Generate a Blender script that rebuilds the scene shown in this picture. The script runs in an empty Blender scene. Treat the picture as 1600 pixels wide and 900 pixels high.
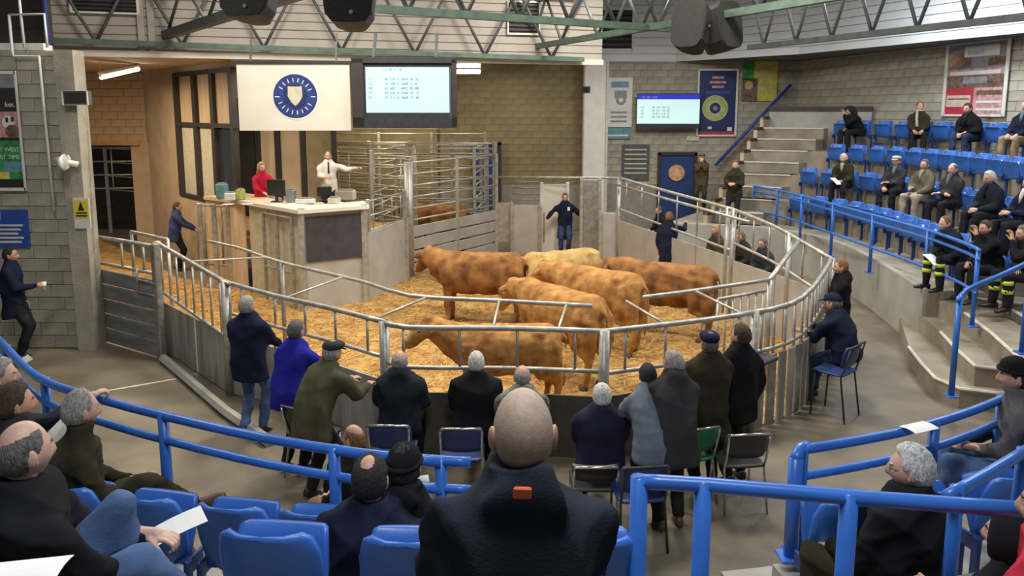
import bpy, math, random
import numpy as np
from mathutils import Vector, Matrix
S = bpy.context.scene
COL = S.collection
PI = math.pi
rnd = random.Random(7)
# ------------------------------------------------------------------ camera, world, lights, exposure
CAMH, FPX, CX, CY = 3.9, 1200.0, 800.0, 350.0
PIT = math.atan(178/1200.0)
cam = bpy.data.cameras.new('camera'); camo = bpy.data.objects.new('camera', cam); COL.objects.link(camo)
camo.location = (0, 0, CAMH); camo.rotation_euler = (PI/2 - PIT, 0, 0)
cam.sensor_width = 36; cam.lens = 27.0; cam.shift_y = -100/1600.0; cam.clip_start = .05; cam.clip_end = 200
S.camera = camo
w = bpy.data.worlds.new('world'); S.world = w; w.use_nodes = True
w.node_tree.nodes['Background'].inputs[0].default_value = (.86, .92, 1, 1)
w.node_tree.nodes['Background'].inputs[1].default_value = .12  # even ambient fill added in place of bounced room light
S.view_settings.view_transform = 'Standard'; S.view_settings.look = 'None'
S.view_settings.gamma = 1; S.view_settings.use_curve_mapping = False
S.view_settings.exposure = -.12
def lamp(name, loc, size, energy, col=(1, .96, .88), rot=(0, 0, 0), sy=None):
    l = bpy.data.lights.new(name, 'AREA'); l.energy = energy; l.color = col; l.size = size
    l.shape = 'RECTANGLE'; l.size_y = sy or size
    o = bpy.data.objects.new(name, l); COL.objects.link(o); o.location = loc; o.rotation_euler = rot
    return o
lamp('high_bay_lamp', (-1.8, 11.0, 7.4), 1.2, 430, (1, .93, .80))
lamp('high_bay_lamp', (1.9, 14.6, 7.4), 1.2, 420, (1, .94, .82))
lamp('high_bay_lamp', (2.4, 9.6, 7.4), 1.2, 330, (1, .93, .80))
lamp('high_bay_lamp', (-4.2, 12.2, 7.4), 1.2, 230, (1, .93, .80))
lamp('high_bay_lamp', (8.0, 15.5, 7.0), 1.4, 330, (.88, .94, 1))
lamp('high_bay_lamp', (7.6, 9.5, 7.0), 1.4, 260, (.95, .97, 1))
lamp('high_bay_lamp', (-5.5, 8.0, 7.0), 1.2, 150, (1, .95, .88))
lamp('high_bay_lamp', (0.2, 2.0, 6.9), 1.4, 215, (.9, .95, 1))
lamp('high_bay_lamp', (4.0, 20.5, 6.0), 1.2, 150, (1, .96, .9))
# ------------------------------------------------------------------ image ray helpers (give real world points)
_c, _s = math.cos(PIT), math.sin(PIT)
def ray(px, py):
    u = (px-CX)/FPX; v = -(py-CY)/FPX
    return Vector((u, _c+v*_s, -_s+v*_c))
def at(px, py, z):
    d = ray(px, py); t = (z-CAMH)/d.z
    return Vector((d.x*t, d.y*t, z))
def ay(px, py, y):
    d = ray(px, py); t = y/d.y
    return Vector((d.x*t, y, CAMH+d.z*t))
def onw(px, py, A, B):
    d = ray(px, py); ex, ey = B[0]-A[0], B[1]-A[1]
    t = (A[0]*ey-A[1]*ex)/(d.x*ey-d.y*ex)
    return Vector((d.x*t, d.y*t, CAMH+d.z*t))
# ------------------------------------------------------------------ materials
MATS = {}
def mat(name, col, rough=.6, metal=0, var=.12, scale=8, bump=0, bscale=40, col2=None, emit=0, stretch=None, spec=None, fac=(.35, .65)):
    if name in MATS: return MATS[name]
    m = bpy.data.materials.new(name); m.use_nodes = True; nt = m.node_tree; N = nt.nodes; L = nt.links
    b = N['Principled BSDF']; b.inputs['Roughness'].default_value = rough; b.inputs['Metallic'].default_value = metal
    if spec is not None: b.inputs['Specular IOR Level'].default_value = spec
    tc = N.new('ShaderNodeTexCoord'); mp = N.new('ShaderNodeMapping'); L.new(tc.outputs['Object'], mp.inputs[0])
    if stretch: mp.inputs['Scale'].default_value = stretch
    nz = N.new('ShaderNodeTexNoise'); nz.inputs['Scale'].default_value = scale; nz.inputs['Detail'].default_value = 5
    L.new(mp.outputs[0], nz.inputs['Vector'])
    mr = N.new('ShaderNodeMapRange'); mr.inputs[1].default_value = fac[0]; mr.inputs[2].default_value = fac[1]
    L.new(nz.outputs[0], mr.inputs[0])
    mx = N.new('ShaderNodeMix'); mx.data_type = 'RGBA'; L.new(mr.outputs[0], mx.inputs[0])
    c1 = col; c2 = col2 or tuple(min(1, c*(1+var)) for c in col)
    if not col2: c1 = tuple(c*(1-var) for c in col)
    mx.inputs[6].default_value = (*c1, 1); mx.inputs[7].default_value = (*c2, 1)
    L.new(mx.outputs[2], b.inputs['Base Color'])
    if emit:
        L.new(mx.outputs[2], b.inputs['Emission Color']); b.inputs['Emission Strength'].default_value = emit
    if bump:
        n2 = N.new('ShaderNodeTexNoise'); n2.inputs['Scale'].default_value = bscale; n2.inputs['Detail'].default_value = 6
        L.new(mp.outputs[0], n2.inputs['Vector'])
        bp = N.new('ShaderNodeBump'); bp.inputs['Strength'].default_value = bump; bp.inputs['Distance'].default_value = .02
        L.new(n2.outputs[0], bp.inputs['Height']); L.new(bp.outputs[0], b.inputs['Normal'])
    MATS[name] = m
    return m
def M(n): return MATS[n]
mat('block', (.43, .395, .315), .9, 0, .16, 3, .5, 45)
mat('block_b', (.38, .35, .28), .9, 0, .18, 3, .5, 45)
mat('block_c', (.47, .44, .365), .9, 0, .15, 3, .5, 45)
mat('block_brown', (.255, .205, .115), .9, 0, .2, 2, .5, 45)
mat('block_brown_b', (.225, .185, .105), .9, 0, .2, 2, .5, 45)
mat('block_warm_lit', (.55, .40, .25), .9, 0, .15, 2, .4, 45)  # warm lamplight on the passage blocks put into their colour
mat('mortar', (.30, .28, .24), .95, 0, .1, 6)
mat('plaster', (.50, .38, .26), .8, 0, .1, 2, .2, 20)
mat('concrete', (.17, .142, .10), .5, 0, .28, 1.3, .25, 30)
mat('concrete_light', (.36, .345, .31), .7, 0, .14, 1.6, .25, 30)
mat('concrete_step', (.26, .225, .17), .75, 0, .2, 2.2, .25, 30)
mat('nosing', (.60, .56, .48), .7, 0, .12, 6)
mat('crest_blue', (.02, .045, .22), .5, 0, .3, 9)
mat('siding', (.42, .38, .335), .5, 0, .05, 1)
mat('siding_white', (.70, .73, .75), .5, 0, .04, 1)
mat('green_steel', (.095, .15, .12), .55, .1, .2, 5)
mat('grey_steel', (.09, .10, .105), .55, .1, .2, 5)
mat('galv', (.46, .45, .41), .42, .55, .2, 9, .1, 60)
mat('galv_dark', (.30, .29, .265), .5, .5, .22, 9, .1, 60)
mat('sheet', (.47, .455, .42), .45, .25, .1, 2.5, .1, 10)
mat('sheet_dirty', (.32, .31, .29), .6, .2, .3, 2.0, .2, 12, stretch=(3, 3, .5))
mat('sheet_dark', (.07, .066, .05), .7, 0, .3, 3, .2, 14)
mat('rubber_black', (.045, .042, .05), .6, 0, .2, 6, .2, 40)
mat('blue_paint', (.036, .16, .58), .32, 0, .1, 6)
mat('blue_seat', (.04, .15, .52), .36, 0, .12, 4, .05, 30)
mat('blue_dark', (.02, .05, .20), .4, 0, .12, 4)
mat('chair_blue', (.025, .045, .16), .4, 0, .12, 4)
mat('chair_black', (.035, .037, .038), .45, 0, .12, 4)
mat('chair_green', (.015, .20, .08), .4, 0, .12, 4)
mat('chrome', (.62, .62, .62), .22, .9, .05, 4)
mat('black_plastic', (.028, .028, .032), .5, 0, .2, 12, .2, 120)
mat('speaker_cloth', (.022, .023, .022), .85, 0, .4, 60, .6, 160)
mat('white_paint', (.72, .71, .67), .5, 0, .06, 3)
mat('off_white', (.70, .665, .585), .5, 0, .04, 2)
mat('paper', (.85, .85, .83), .7, 0, .03, 4)
mat('dark', (.02, .018, .016), .8, 0, .2, 3)
mat('dark_frame', (.035, .03, .027), .5, 0, .15, 5)
mat('dark_red', (.16, .05, .03), .7, 0, .2, 5)
mat('wood_pale', (.62, .47, .31), .55, 0, .12, 1.5, .1, 30, stretch=(6, 6, .6))
mat('wood_orange', (.52, .30, .13), .55, 0, .15, 1.5, .1, 30, stretch=(.6, 6, 6))
mat('grey_plank', (.20, .215, .22), .6, .1, .25, 2.5, .2, 20, stretch=(.5, .5, 4))
mat('blue_door', (.015, .045, .17), .5, 0, .1, 4)
mat('straw_floor', (.33, .165, .04), .95, 0, 0, 3.2, .9, 60, col2=(.56, .34, .11))
mat('straw', (.60, .37, .115), .85, 0, .25, 30)
mat('straw_dark', (.36, .19, .055), .9, 0, .25, 30)
mat('lamp', (1, .97, .88), .5, 0, 0, 1, emit=9)
mat('led', (1, .9, .7), .5, 0, 0, 1, emit=4)
mat('screen', (.42, .72, .86), .3, 0, .02, 1, emit=.42)
mat('screen_b', (.60, .86, .86), .3, 0, .02, 1, emit=.6)
mat('screen_blue', (.02, .02, .45), .3, 0, .02, 1, emit=.9)
mat('screen_ink', (.10, .16, .20), .5, 0, 0, 1)
mat('navy_print', (.012, .025, .12), .5, 0, .1, 20)
mat('blue_print', (.03, .08, .38), .5, 0, .15, 14)
mat('red_print', (.45, .03, .05), .5, 0, .15, 14)
mat('pink_print', (.55, .30, .30), .5, 0, .3, 9)
mat('green_print', (.04, .28, .07), .5, 0, .4, 9)
mat('yellow_print', (.62, .56, .10), .5, 0, .15, 9)
mat('lime_print', (.40, .50, .12), .5, 0, .2, 14)
mat('brown_print', (.16, .10, .07), .5, 0, .5, 9)
mat('orange_print', (.62, .36, .20), .5, 0, .3, 9)
mat('cream_print', (.56, .52, .41), .5, 0, .1, 9)
mat('teal_print', (.12, .28, .34), .5, 0, .2, 9)
mat('grey_print', (.25, .25, .28), .5, 0, .2, 9)
mat('warn_yellow', (.75, .62, .04), .5, 0, .05, 9)
mat('glass_dark', (.03, .035, .04), .1, 0, .1, 2)
# people
for n, c in (('skin_a', (.56, .31, .22)), ('skin_b', (.62, .38, .29)), ('skin_c', (.48, .25, .17))):
    mat(n, c, .5, 0, .10, 9, .08, 90)
mat('eye_white', (.75, .72, .68), .25, 0, 0, 1); mat('iris', (.06, .04, .03), .2, 0, 0, 1); mat('lips', (.42, .17, .14), .5, 0, .05, 9)
for n, c in (('hair_grey', (.33, .31, .29)), ('hair_white', (.66, .64, .60)), ('hair_brown', (.07, .042, .025)), ('hair_black', (.018, .015, .014)),
             ('hair_blonde', (.42, .27, .12)), ('hair_ginger', (.22, .10, .04)), ('hair_dgrey', (.13, .12, .115))):
    mat(n, c, .75, 0, .35, 70, .7, 160, stretch=(1, 1, .35))
mat('stubble', (.47, .34, .25), .6, 0, .22, 60, .1, 200, col2=(.38, .275, .205))
def cloth(n, c, rough=.9, var=.22, **k): mat(n, c, rough, 0, var, 5, .2, 130, spec=.12, **k)
for n, c in (('navy', (.014, .018, .040)), ('black', (.013, .013, .015)), ('slate', (.02, .024, .035)), ('charcoal', (.04, .04, .042)), ('royal', (.022, .024, .30)),
             ('olive', (.085, .08, .045)), ('dark_olive', (.038, .034, .02)), ('brown', (.075, .055, .032)), ('tweed', (.13, .115, .075)),
             ('purple_navy', (.024, .022, .048)), ('greyblue', (.16, .19, .23)), ('denim', (.085, .14, .27)), ('dark_denim', (.03, .045, .09)),
             ('khaki', (.26, .20, .11)), ('white_coat', (.78, .74, .68)), ('red_top', (.50, .02, .05)), ('bright_red', (.5, .03, .06)), ('grey_fleece', (.10, .095, .10)),
             ('beige', (.34, .30, .23)), ('work_blue', (.04, .06, .15)), ('dark_trouser', (.02, .02, .024)), ('cream', (.5, .47, .4)), ('tan', (.22, .15, .08))):
    cloth(n, c)
mat('camo', (.05, .07, .045), .85, 0, 0, 26, .3, 50, col2=(.24, .27, .21))
mat('shoe', (.02, .016, .013), .45, 0, .2, 9); mat('shoe_brown', (.09, .05, .03), .5, 0, .2, 9)
mat('hivis', (.62, .75, .06), .6, 0, .05, 6); mat('orange_patch', (.7, .12, .03), .6, 0, .1, 9)
# cattle: mottled coats, their patch contrast widened to stand in for highlights
mat('coat_amber', (.27, .10, .022), .85, 0, 0, 6, .9, 90, col2=(.64, .34, .09), fac=(.3, .72))
mat('coat_brown', (.13, .045, .014), .85, 0, 0, 4.5, .9, 90, col2=(.47, .215, .058), fac=(.3, .72))
mat('coat_gold', (.45, .25, .075), .85, 0, 0, 5, .9, 90, col2=(.72, .50, .19), fac=(.3, .7))
mat('coat_tan', (.29, .11, .025), .85, 0, 0, 6, .9, 90, col2=(.64, .35, .10), fac=(.3, .72))
mat('muzzle_pink', (.42, .22, .17), .5, 0, .15, 20); mat('hoof', (.05, .04, .03), .6, 0, .2, 9); mat('tag_yellow', (.75, .62, .05), .5, 0, 0, 1)
# ------------------------------------------------------------------ mesh builder
ORG = {}
def link(o, parent=None):
    COL.objects.link(o)
    if parent is not None: o.parent = parent
class MB:
    def __init__(s): s.v = []; s.f = []
    def add(s, vs, fs):
        n = len(s.v); s.v += [tuple(v) for v in vs]; s.f += [tuple(i+n for i in f) for f in fs]; return s
    def box(s, c, d, rz=0, ax=None):
        hx, hy, hz = d[0]/2, d[1]/2, d[2]/2
        R = Matrix.Rotation(rz, 3, 'Z') if ax is None else ax
        c = Vector(c)
        vs = [c + R @ Vector((x*hx, y*hy, z*hz)) for z in (-1, 1) for (x, y) in ((-1, -1), (1, -1), (1, 1), (-1, 1))]
        return s.add(vs, [(3, 2, 1, 0), (4, 5, 6, 7), (0, 1, 5, 4), (1, 2, 6, 5), (2, 3, 7, 6), (3, 0, 4, 7)])
    def rbox(s, c, d, r, rz=0, ax=None):
        """box with chamfered edges"""
        hx, hy, hz = d[0]/2, d[1]/2, d[2]/2
        R = Matrix.Rotation(rz, 3, 'Z') if ax is None else ax
        c = Vector(c); vs = []
        def ring(x, y, z):
            k = min(r, x*.9, y*.9)
            return [(x, -y+k, z), (x, y-k, z), (x-k, y, z), (-x+k, y, z), (-x, y-k, z), (-x, -y+k, z), (-x+k, -y, z), (x-k, -y, z)]
        for (ix, iy, z) in ((hx-r, hy-r, -hz), (hx, hy, -hz+r), (hx, hy, hz-r), (hx-r, hy-r, hz)):
            vs += [c + R @ Vector(p) for p in ring(ix, iy, z)]
        fs = [tuple(reversed(range(8))), tuple(range(24, 32))]
        for k in range(3):
            for i in range(8):
                j = (i+1) % 8; fs.append((k*8+i, k*8+j, k*8+8+j, k*8+8+i))
        return s.add(vs, fs)
    def bar(s, p, q, w, h=None, up=(0, 0, 1)):
        p, q = Vector(p), Vector(q); d = q-p; L = d.length
        if L < 1e-6: return s
        y = d/L; u = Vector(up)
        if abs(y.dot(u)) > .97: u = Vector((0, 1, 0)) if abs(y.y) < .9 else Vector((1, 0, 0))
        x = y.cross(u).normalized(); z = x.cross(y)
        return s.box((p+q)/2, (w, L, h or w), ax=Matrix((x, y, z)).transposed())
    def tube(s, pts, r, n=8, caps=True, closed=False):
        pts = [Vector(p) for p in pts]; m = len(pts)
        rs = r if isinstance(r, (list, tuple)) else [r]*m
        b = len(s.v); prev = None
        for i, p in enumerate(pts):
            if closed: d = pts[(i+1) % m]-pts[i-1]
            else: d = pts[min(i+1, m-1)]-pts[max(i-1, 0)]
            d = d.normalized() if d.length > 1e-9 else Vector((0, 0, 1))
            if prev is None:
                u = Vector((0, 0, 1)) if abs(d.z) < .9 else Vector((1, 0, 0))
                x = d.cross(u).normalized()
            else:
                x = (prev - d*prev.dot(d)); x = x.normalized() if x.length > 1e-6 else d.orthogonal().normalized()
            prev = x; y = d.cross(x)
            for k in range(n):
                a = 2*PI*k/n; s.v.append(tuple(p+(x*math.cos(a)+y*math.sin(a))*rs[i]))
        for i in range(m if closed else m-1):
            j = (i+1) % m
            for k in range(n):
                l = (k+1) % n; s.f.append((b+i*n+k, b+i*n+l, b+j*n+l, b+j*n+k))
        if caps and not closed:
            s.f.append(tuple(b+k for k in reversed(range(n)))); s.f.append(tuple(b+(m-1)*n+k for k in range(n)))
        return s
    def ell(s, c, r, n=12, m=8, ax=None):
        c = Vector(c); R = ax or Matrix.Identity(3); vs = [c+R @ Vector((0, 0, r[2]))]
        for i in range(1, m):
            t = PI*i/m
            for k in range(n):
                a = 2*PI*k/n
                vs.append(c+R @ Vector((r[0]*math.sin(t)*math.cos(a), r[1]*math.sin(t)*math.sin(a), r[2]*math.cos(t))))
        vs.append(c+R @ Vector((0, 0, -r[2]))); fs = []; e = len(vs)-1
        for k in range(n):
            l = (k+1) % n; fs.append((0, 1+k, 1+l)); fs.append((e, e-n+l, e-n+k))
            for i in range(m-2): fs.append((1+i*n+k, 1+(i+1)*n+k, 1+(i+1)*n+l, 1+i*n+l))
        return s.add(vs, fs)
    def limb(s, pts, rs, n=10):
        """tapered limb with rounded ends"""
        pts = [Vector(p) for p in pts]; rs = list(rs)
        d0 = (pts[0]-pts[1]).normalized(); d1 = (pts[-1]-pts[-2]).normalized()
        P = [pts[0]+d0*rs[0]*.95, pts[0]+d0*rs[0]*.6]+pts+[pts[-1]+d1*rs[-1]*.6, pts[-1]+d1*rs[-1]*.95]
        return s.tube(P, [rs[0]*.3, rs[0]*.8]+rs+[rs[-1]*.8, rs[-1]*.3], n)
    def loft(s, rings):
        n = len(rings[0]); b = len(s.v)
        for r in rings: s.v += [tuple(v) for v in r]
        for i in range(len(rings)-1):
            for k in range(n):
                l = (k+1) % n; s.f.append((b+i*n+k, b+i*n+l, b+(i+1)*n+l, b+(i+1)*n+k))
        s.f.append(tuple(b+k for k in reversed(range(n)))); s.f.append(tuple(b+(len(rings)-1)*n+k for k in range(n)))
        return s
    def prism(s, poly, z0, z1):
        n = len(poly); a = sum(poly[i][0]*poly[(i+1) % n][1]-poly[(i+1) % n][0]*poly[i][1] for i in range(n))
        if a < 0: poly = list(reversed(poly))
        vs = [(p[0], p[1], z0) for p in poly]+[(p[0], p[1], z1) for p in poly]
        return s.add(vs, [tuple(reversed(range(n))), tuple(range(n, 2*n))]+[(i, (i+1) % n, n+(i+1) % n, n+i) for i in range(n)])
    def disc(s, c, r, nrm, th=.004, n=28, sq=1):
        nrm = Vector(nrm).normalized(); x = Vector((0, 0, 1)).cross(nrm).normalized(); y = nrm.cross(x); c = Vector(c)
        R = [[c+nrm*h+x*math.cos(2*PI*k/n)*r+y*math.sin(2*PI*k/n)*r*sq for k in range(n)] for h in (0, th)]
        return s.loft(R)
    def mesh(s, name, org=None):
        me = bpy.data.meshes.new(name)
        v = s.v
        if org is not None: v = [(a-org[0], b-org[1], c-org[2]) for a, b, c in v]
        me.from_pydata(v, [], s.f); return me
    def build(s, name, m, parent=None, smooth=False, local=False):
        org = None if (parent is None or local) else ORG.get(parent.name)
        me = s.mesh(name, org)
        me.materials.append(M(m) if isinstance(m, str) else m)
        if smooth: me.polygons.foreach_set('use_smooth', [True]*len(me.polygons))
        o = bpy.data.objects.new(name, me); link(o, parent)
        if parent is not None: ORG[o.name] = ORG.get(parent.name)
        return o
def tag(o, label, cat, group=None, kind=None):
    if label: o['label'] = label
    if cat: o['category'] = cat
    if group: o['group'] = group
    if kind: o['kind'] = kind
    return o
def thing(name, label, cat, loc=(0, 0, 0), group=None, rz=0):
    o = bpy.data.objects.new(name, None); COL.objects.link(o); o.location = loc; o.rotation_euler = (0, 0, rz)
    o.empty_display_size = .1; ORG[o.name] = tuple(loc)
    return tag(o, label, cat, group)
def struct(name, mb, m, smooth=False):
    o = mb.build(name, m, None, smooth); o['kind'] = 'structure'; return o
def inst(name, me, parent, matrix=None):
    o = bpy.data.objects.new(name, me); link(o, parent)
    if matrix is not None: o.matrix_local = matrix
    return o
def copy_tree(root, loc, rz, label=None):
    r = root.copy(); COL.objects.link(r); r.location = loc; r.rotation_euler = (0, 0, rz)
    if label: r['label'] = label
    for ch in root.children:
        c = ch.copy(); COL.objects.link(c); c.parent = r
        for g in ch.children:
            d = g.copy(); COL.objects.link(d); d.parent = c
    return r
# queued voxel unions: built together in one evaluation at the end
JOBS = []
def fuse(mb, name, m, parent, voxel=.02, smooth=3, post=None, local=True):
    o = mb.build(name, m, parent, True, local)
    r = o.modifiers.new('r', 'REMESH'); r.mode = 'VOXEL'; r.voxel_size = voxel; r.use_smooth_shade = True
    sm = o.modifiers.new('s', 'SMOOTH'); sm.factor = .5; sm.iterations = smooth
    JOBS.append((o, post)); return o
def run_jobs():
    dg = bpy.context.evaluated_depsgraph_get(); dg.update(); res = []
    for o, post in JOBS:
        me = bpy.data.meshes.new_from_object(o.evaluated_get(dg), preserve_all_data_layers=False, depsgraph=dg); res.append(me)
    for (o, post), me in zip(JOBS, res):
        old = o.data; mm = [x for x in old.materials]; o.modifiers.clear()
        me.name = o.name; o.data = me
        if post: post(me)
        me.materials.clear()
        for x in mm: me.materials.append(x)
        if getattr(post, 'extra', None):
            for x in post.extra: me.materials.append(x)
        me.polygons.foreach_set('use_smooth', [True]*len(me.polygons))
        bpy.data.meshes.remove(old)
    JOBS.clear()
def folds(amp, freq, seed):
    """cloth creases: move the skin along its normals"""
    r = np.random.RandomState(seed); A = r.normal(size=(4, 3)); B = r.normal(size=(4, 3))*2.2; ph = r.uniform(0, 6.28, 8)
    A[:, 2] *= 1.6; A /= np.linalg.norm(A, axis=1)[:, None]
    def f(me):
        n = len(me.vertices); co = np.empty(n*3); me.vertices.foreach_get('co', co); co = co.reshape(-1, 3)
        no = np.empty(n*3); me.vertices.foreach_get('normal', no); no = no.reshape(-1, 3); h = np.zeros(n)
        for i in range(4):
            wv = np.sin(co @ B[i]*2+ph[i])*1.3
            h += 1-2*np.abs(np.sin(.5*(co @ A[i]*freq*(1+.35*i)+wv+ph[4+i])))**.7
        co = co+no*(h*amp/2)[:, None]
        me.vertices.foreach_set('co', co.ravel()); me.update()
    return f
def text(s, name, parent, p, size, m, right, nrm, align='LEFT'):
    c = bpy.data.curves.new(name, 'FONT'); c.body = s; c.size = size; c.extrude = .001; c.align_x = align; c.materials.append(M(m))
    o = bpy.data.objects.new(name, c); link(o, parent)
    r = Vector(right).normalized(); n = Vector(nrm).normalized(); u = n.cross(r)
    org = Vector(ORG[parent.name]) if parent is not None else Vector()
    mx = Matrix((r, u, n)).transposed().to_4x4(); mx.translation = Vector(p)-org
    o.matrix_local = mx; return o
# ------------------------------------------------------------------ the setting
struct('floor', MB().prism([(-15, -1), (15, -1), (15, 27), (-15, 27)], -.1, 0), 'concrete')
FENCE_A = [(245, 379, 1.8), (350, 440, 1.6), (430, 462, 1.5), (510, 480, 1.5), (600, 503, 1.5), (640, 512, 1.5), (800, 513, 1.5), (945, 518, 1.5), (1100, 500, 1.5), (1180, 488, 1.5), (1235, 475, 1.5), (1270, 450, 1.55), (1300, 405, 1.63)]
FA = [at(*p) for p in FENCE_A]
C2 = FA[-1]; C1 = onw(968, 278, (2.65, 19.2), (3.65, 19.2))
ROS = [Vector((-5.5, 16.0, 0)), Vector((-4.05, 14.6, 0)), Vector((-2.98, 15.3, 0)), Vector((-2.4, 17.7, 0))]
ringpoly = [(p.x, p.y) for p in FA]+[(C1.x, C1.y), (.8, 20.6), (-.5, 20.8)]+[(p.x, p.y) for p in reversed(ROS)]+[(-7.6, 17.4), (-7.7, 14.2)]
sf = struct('floor_straw_bed', MB().prism(ringpoly, 0, .03), 'straw_floor')
struct('floor_race', MB().prism([(-7.7, 14.2), (-7.6, 17.4), (-12.5, 23), (-13.5, 20), (-7.9, 13.0)], 0, .025), 'straw_floor')  # race straw, with the orange light on that floor put into its colour
def inside(x, y, P):
    r = False; j = len(P)-1
    for i in range(len(P)):
        if (P[i][1] > y) != (P[j][1] > y) and x < (P[j][0]-P[i][0])*(y-P[i][1])/(P[j][1]-P[i][1])+P[i][0]: r = not r
        j = i
    return r
for nm, m_, cnt in (('straw_litter', 'straw', 9000), ('straw_litter', 'straw_dark', 4500)):
    mb = MB(); k = 0
    while k < cnt:
        x, y = rnd.uniform(-7.6, 5.2), rnd.uniform(8.3, 20.6)
        if not inside(x, y, ringpoly): continue
        k += 1; a = rnd.uniform(0, PI); L = rnd.uniform(.05, .16); z = .032+rnd.random()*.03
        dx, dy = math.cos(a)*L/2, math.sin(a)*L/2; wx, wy = -math.sin(a)*.006, math.cos(a)*.006; t = rnd.uniform(-.02, .02)
        mb.add([(x-dx-wx, y-dy-wy, z-t), (x+dx-wx, y+dy-wy, z+t), (x+dx+wx, y+dy+wy, z+t+.004), (x-dx+wx, y-dy+wy, z-t+.004)], [(0, 1, 2, 3)])
    o = mb.build(nm, m_, None); tag(o, 'loose golden straw strewn over the ring floor' if m_ == 'straw' else 'dull trodden straw mixed into the ring bedding', 'straw', None, 'stuff')
BLK = {}
def block_wall(name, A, B, z0, z1, mats, skip=None, base='mortar', lim=290, th=.2, bl=.44, bh=.215, vis=None):
    """a wall from A to B (left to right seen from inside) with every block a part"""
    A, B = Vector((A[0], A[1])), Vector((B[0], B[1])); d = (B-A); L = d.length; u = d/L; n = Vector((u.y, -u.x))
    rz = math.atan2(u.y, u.x)
    poly = [A-n*.0, B-n*.0, B-n*th, A-n*th]
    wo = struct(name, MB().prism([tuple(p) for p in poly], z0, z1), base)
    cand = []
    r = 0; z = z0
    while z < z1-.05:
        h = min(bh, z1-z); s = 0 if r % 2 == 0 else -bl/2
        while s < L-.05:
            a, b = max(s, 0), min(s+bl, L)
            if b-a > .06:
                c = A+u*((a+b)/2)
                if not (skip and skip((a+b)/2, z+h/2)) and (vis is None or vis(c.x, c.y, z+h/2)): cand.append((a, b, z, h))
            s += bl
        r += 1; z += bh
    rest = MB()
    if len(cand) > lim:
        cand.sort(key=lambda q: (A+u*q[0]).length+ (0 if q[2] > 1.2 else 5)); rest_c = cand[lim:]; cand = cand[:lim]
    else: rest_c = []
    R = Matrix.Rotation(rz, 4, 'Z')
    for (a, b, z, h) in cand:
        mi = rnd.choice(mats); key = (mi, round(b-a, 2), round(h, 2))
        if key not in BLK:
            me = MB().rbox((0, 0, 0), (b-a-.012, .05, h-.012), .006).mesh('block'); me.materials.append(M(mi)); BLK[key] = me
        c = A+u*((a+b)/2)+n*(.012+rnd.uniform(-.002, .002)-.02)
        inst('block', BLK[key], wo, Matrix.Translation((c.x, c.y, z+h/2)) @ R)
    if rest_c:
        for (a, b, z, h) in rest_c:
            c = A+u*((a+b)/2)+n*(-.008); rest.box((c.x, c.y, z+h/2), (b-a-.012, .05, h-.012), rz)
        o = rest.build('blockwork', mats[0], wo); o['kind'] = 'stuff'
    return wo
def vis(x, y, z):
    z -= CAMH; f = y*_c-z*_s; u = y*_s+z*_c
    if f <= .1: return False
    px, py = CX+FPX*x/f, CY-FPX*u/f
    return -40 < px < 1640 and -30 < py < 700
LW = ((-10.2, 12.3), (-6.82, 12.3))
block_wall('wall_left', *LW, 0, 4.82, ['block', 'block_b', 'block'], vis=vis)
struct('wall_left_pier', MB().box((-6.97, 12.33, 2.41), (.3, .32, 4.82)), 'block_b')
RW = ((9.1, 24.8), (11.2, 14.6)); RW0 = RW[0]
block_wall('wall_right', *RW, 0, 5.45, ['block', 'block_c', 'block'], skip=lambda s, z: z < 2.6, vis=vis, lim=295)
BW = ((3.0, 25.0), (9.1, 24.8))
block_wall('wall_back', *BW, 0, 5.45, ['block_b', 'block'], skip=lambda s, z: z < 1.6, vis=vis, lim=295)
BB = ((-2.4, 25.0), (3.0, 25.0))
block_wall('wall_back_brown', *BB, 0, 5.45, ['block_brown', 'block_brown_b', 'block_brown'], skip=lambda s, z: z < 1.6, vis=vis, lim=295)
struct('wall_back_lit', MB().box((-4.8, 25.1, 2.7), (4.8, .2, 5.4)), 'plaster')
OW = ((-13.6, 22.0), (-10.4, 22.0))
block_wall('wall_passage', *OW, 3.0, 4.95, ['block_warm_lit'], vis=vis)
struct('wall_passage_jamb', MB().box((-10.62, 22.1, 1.5), (.5, .25, 3.0)), 'plaster')
struct('wall_passage_end', MB().box((-12, 25.2, 1.5), (4, .2, 3.2)), 'dark')  # near-black: the darkness beyond the doorway put into the wall colour
struct('trim_lintel', MB().box((-12.1, 21.93, 2.98), (3.0, .12, .14)), 'wood_orange')
struct('wall_race_backdrop', MB().box((-4.7, 24.9, 1.65), (4.6, .1, 3.3)), 'block_brown_b')  # added backdrop, the dark inside of the race put into its colour
# pillar at the far corner of the ring
struct('pillar', MB().rbox((2.62, 24.62, 2.7), (.72, .5, 5.5), .03), 'white_paint')
struct('trim_pillar_edge', MB().box((2.98, 24.34, 2.7), (.07, .06, 5.4)), 'cream_print')
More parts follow.
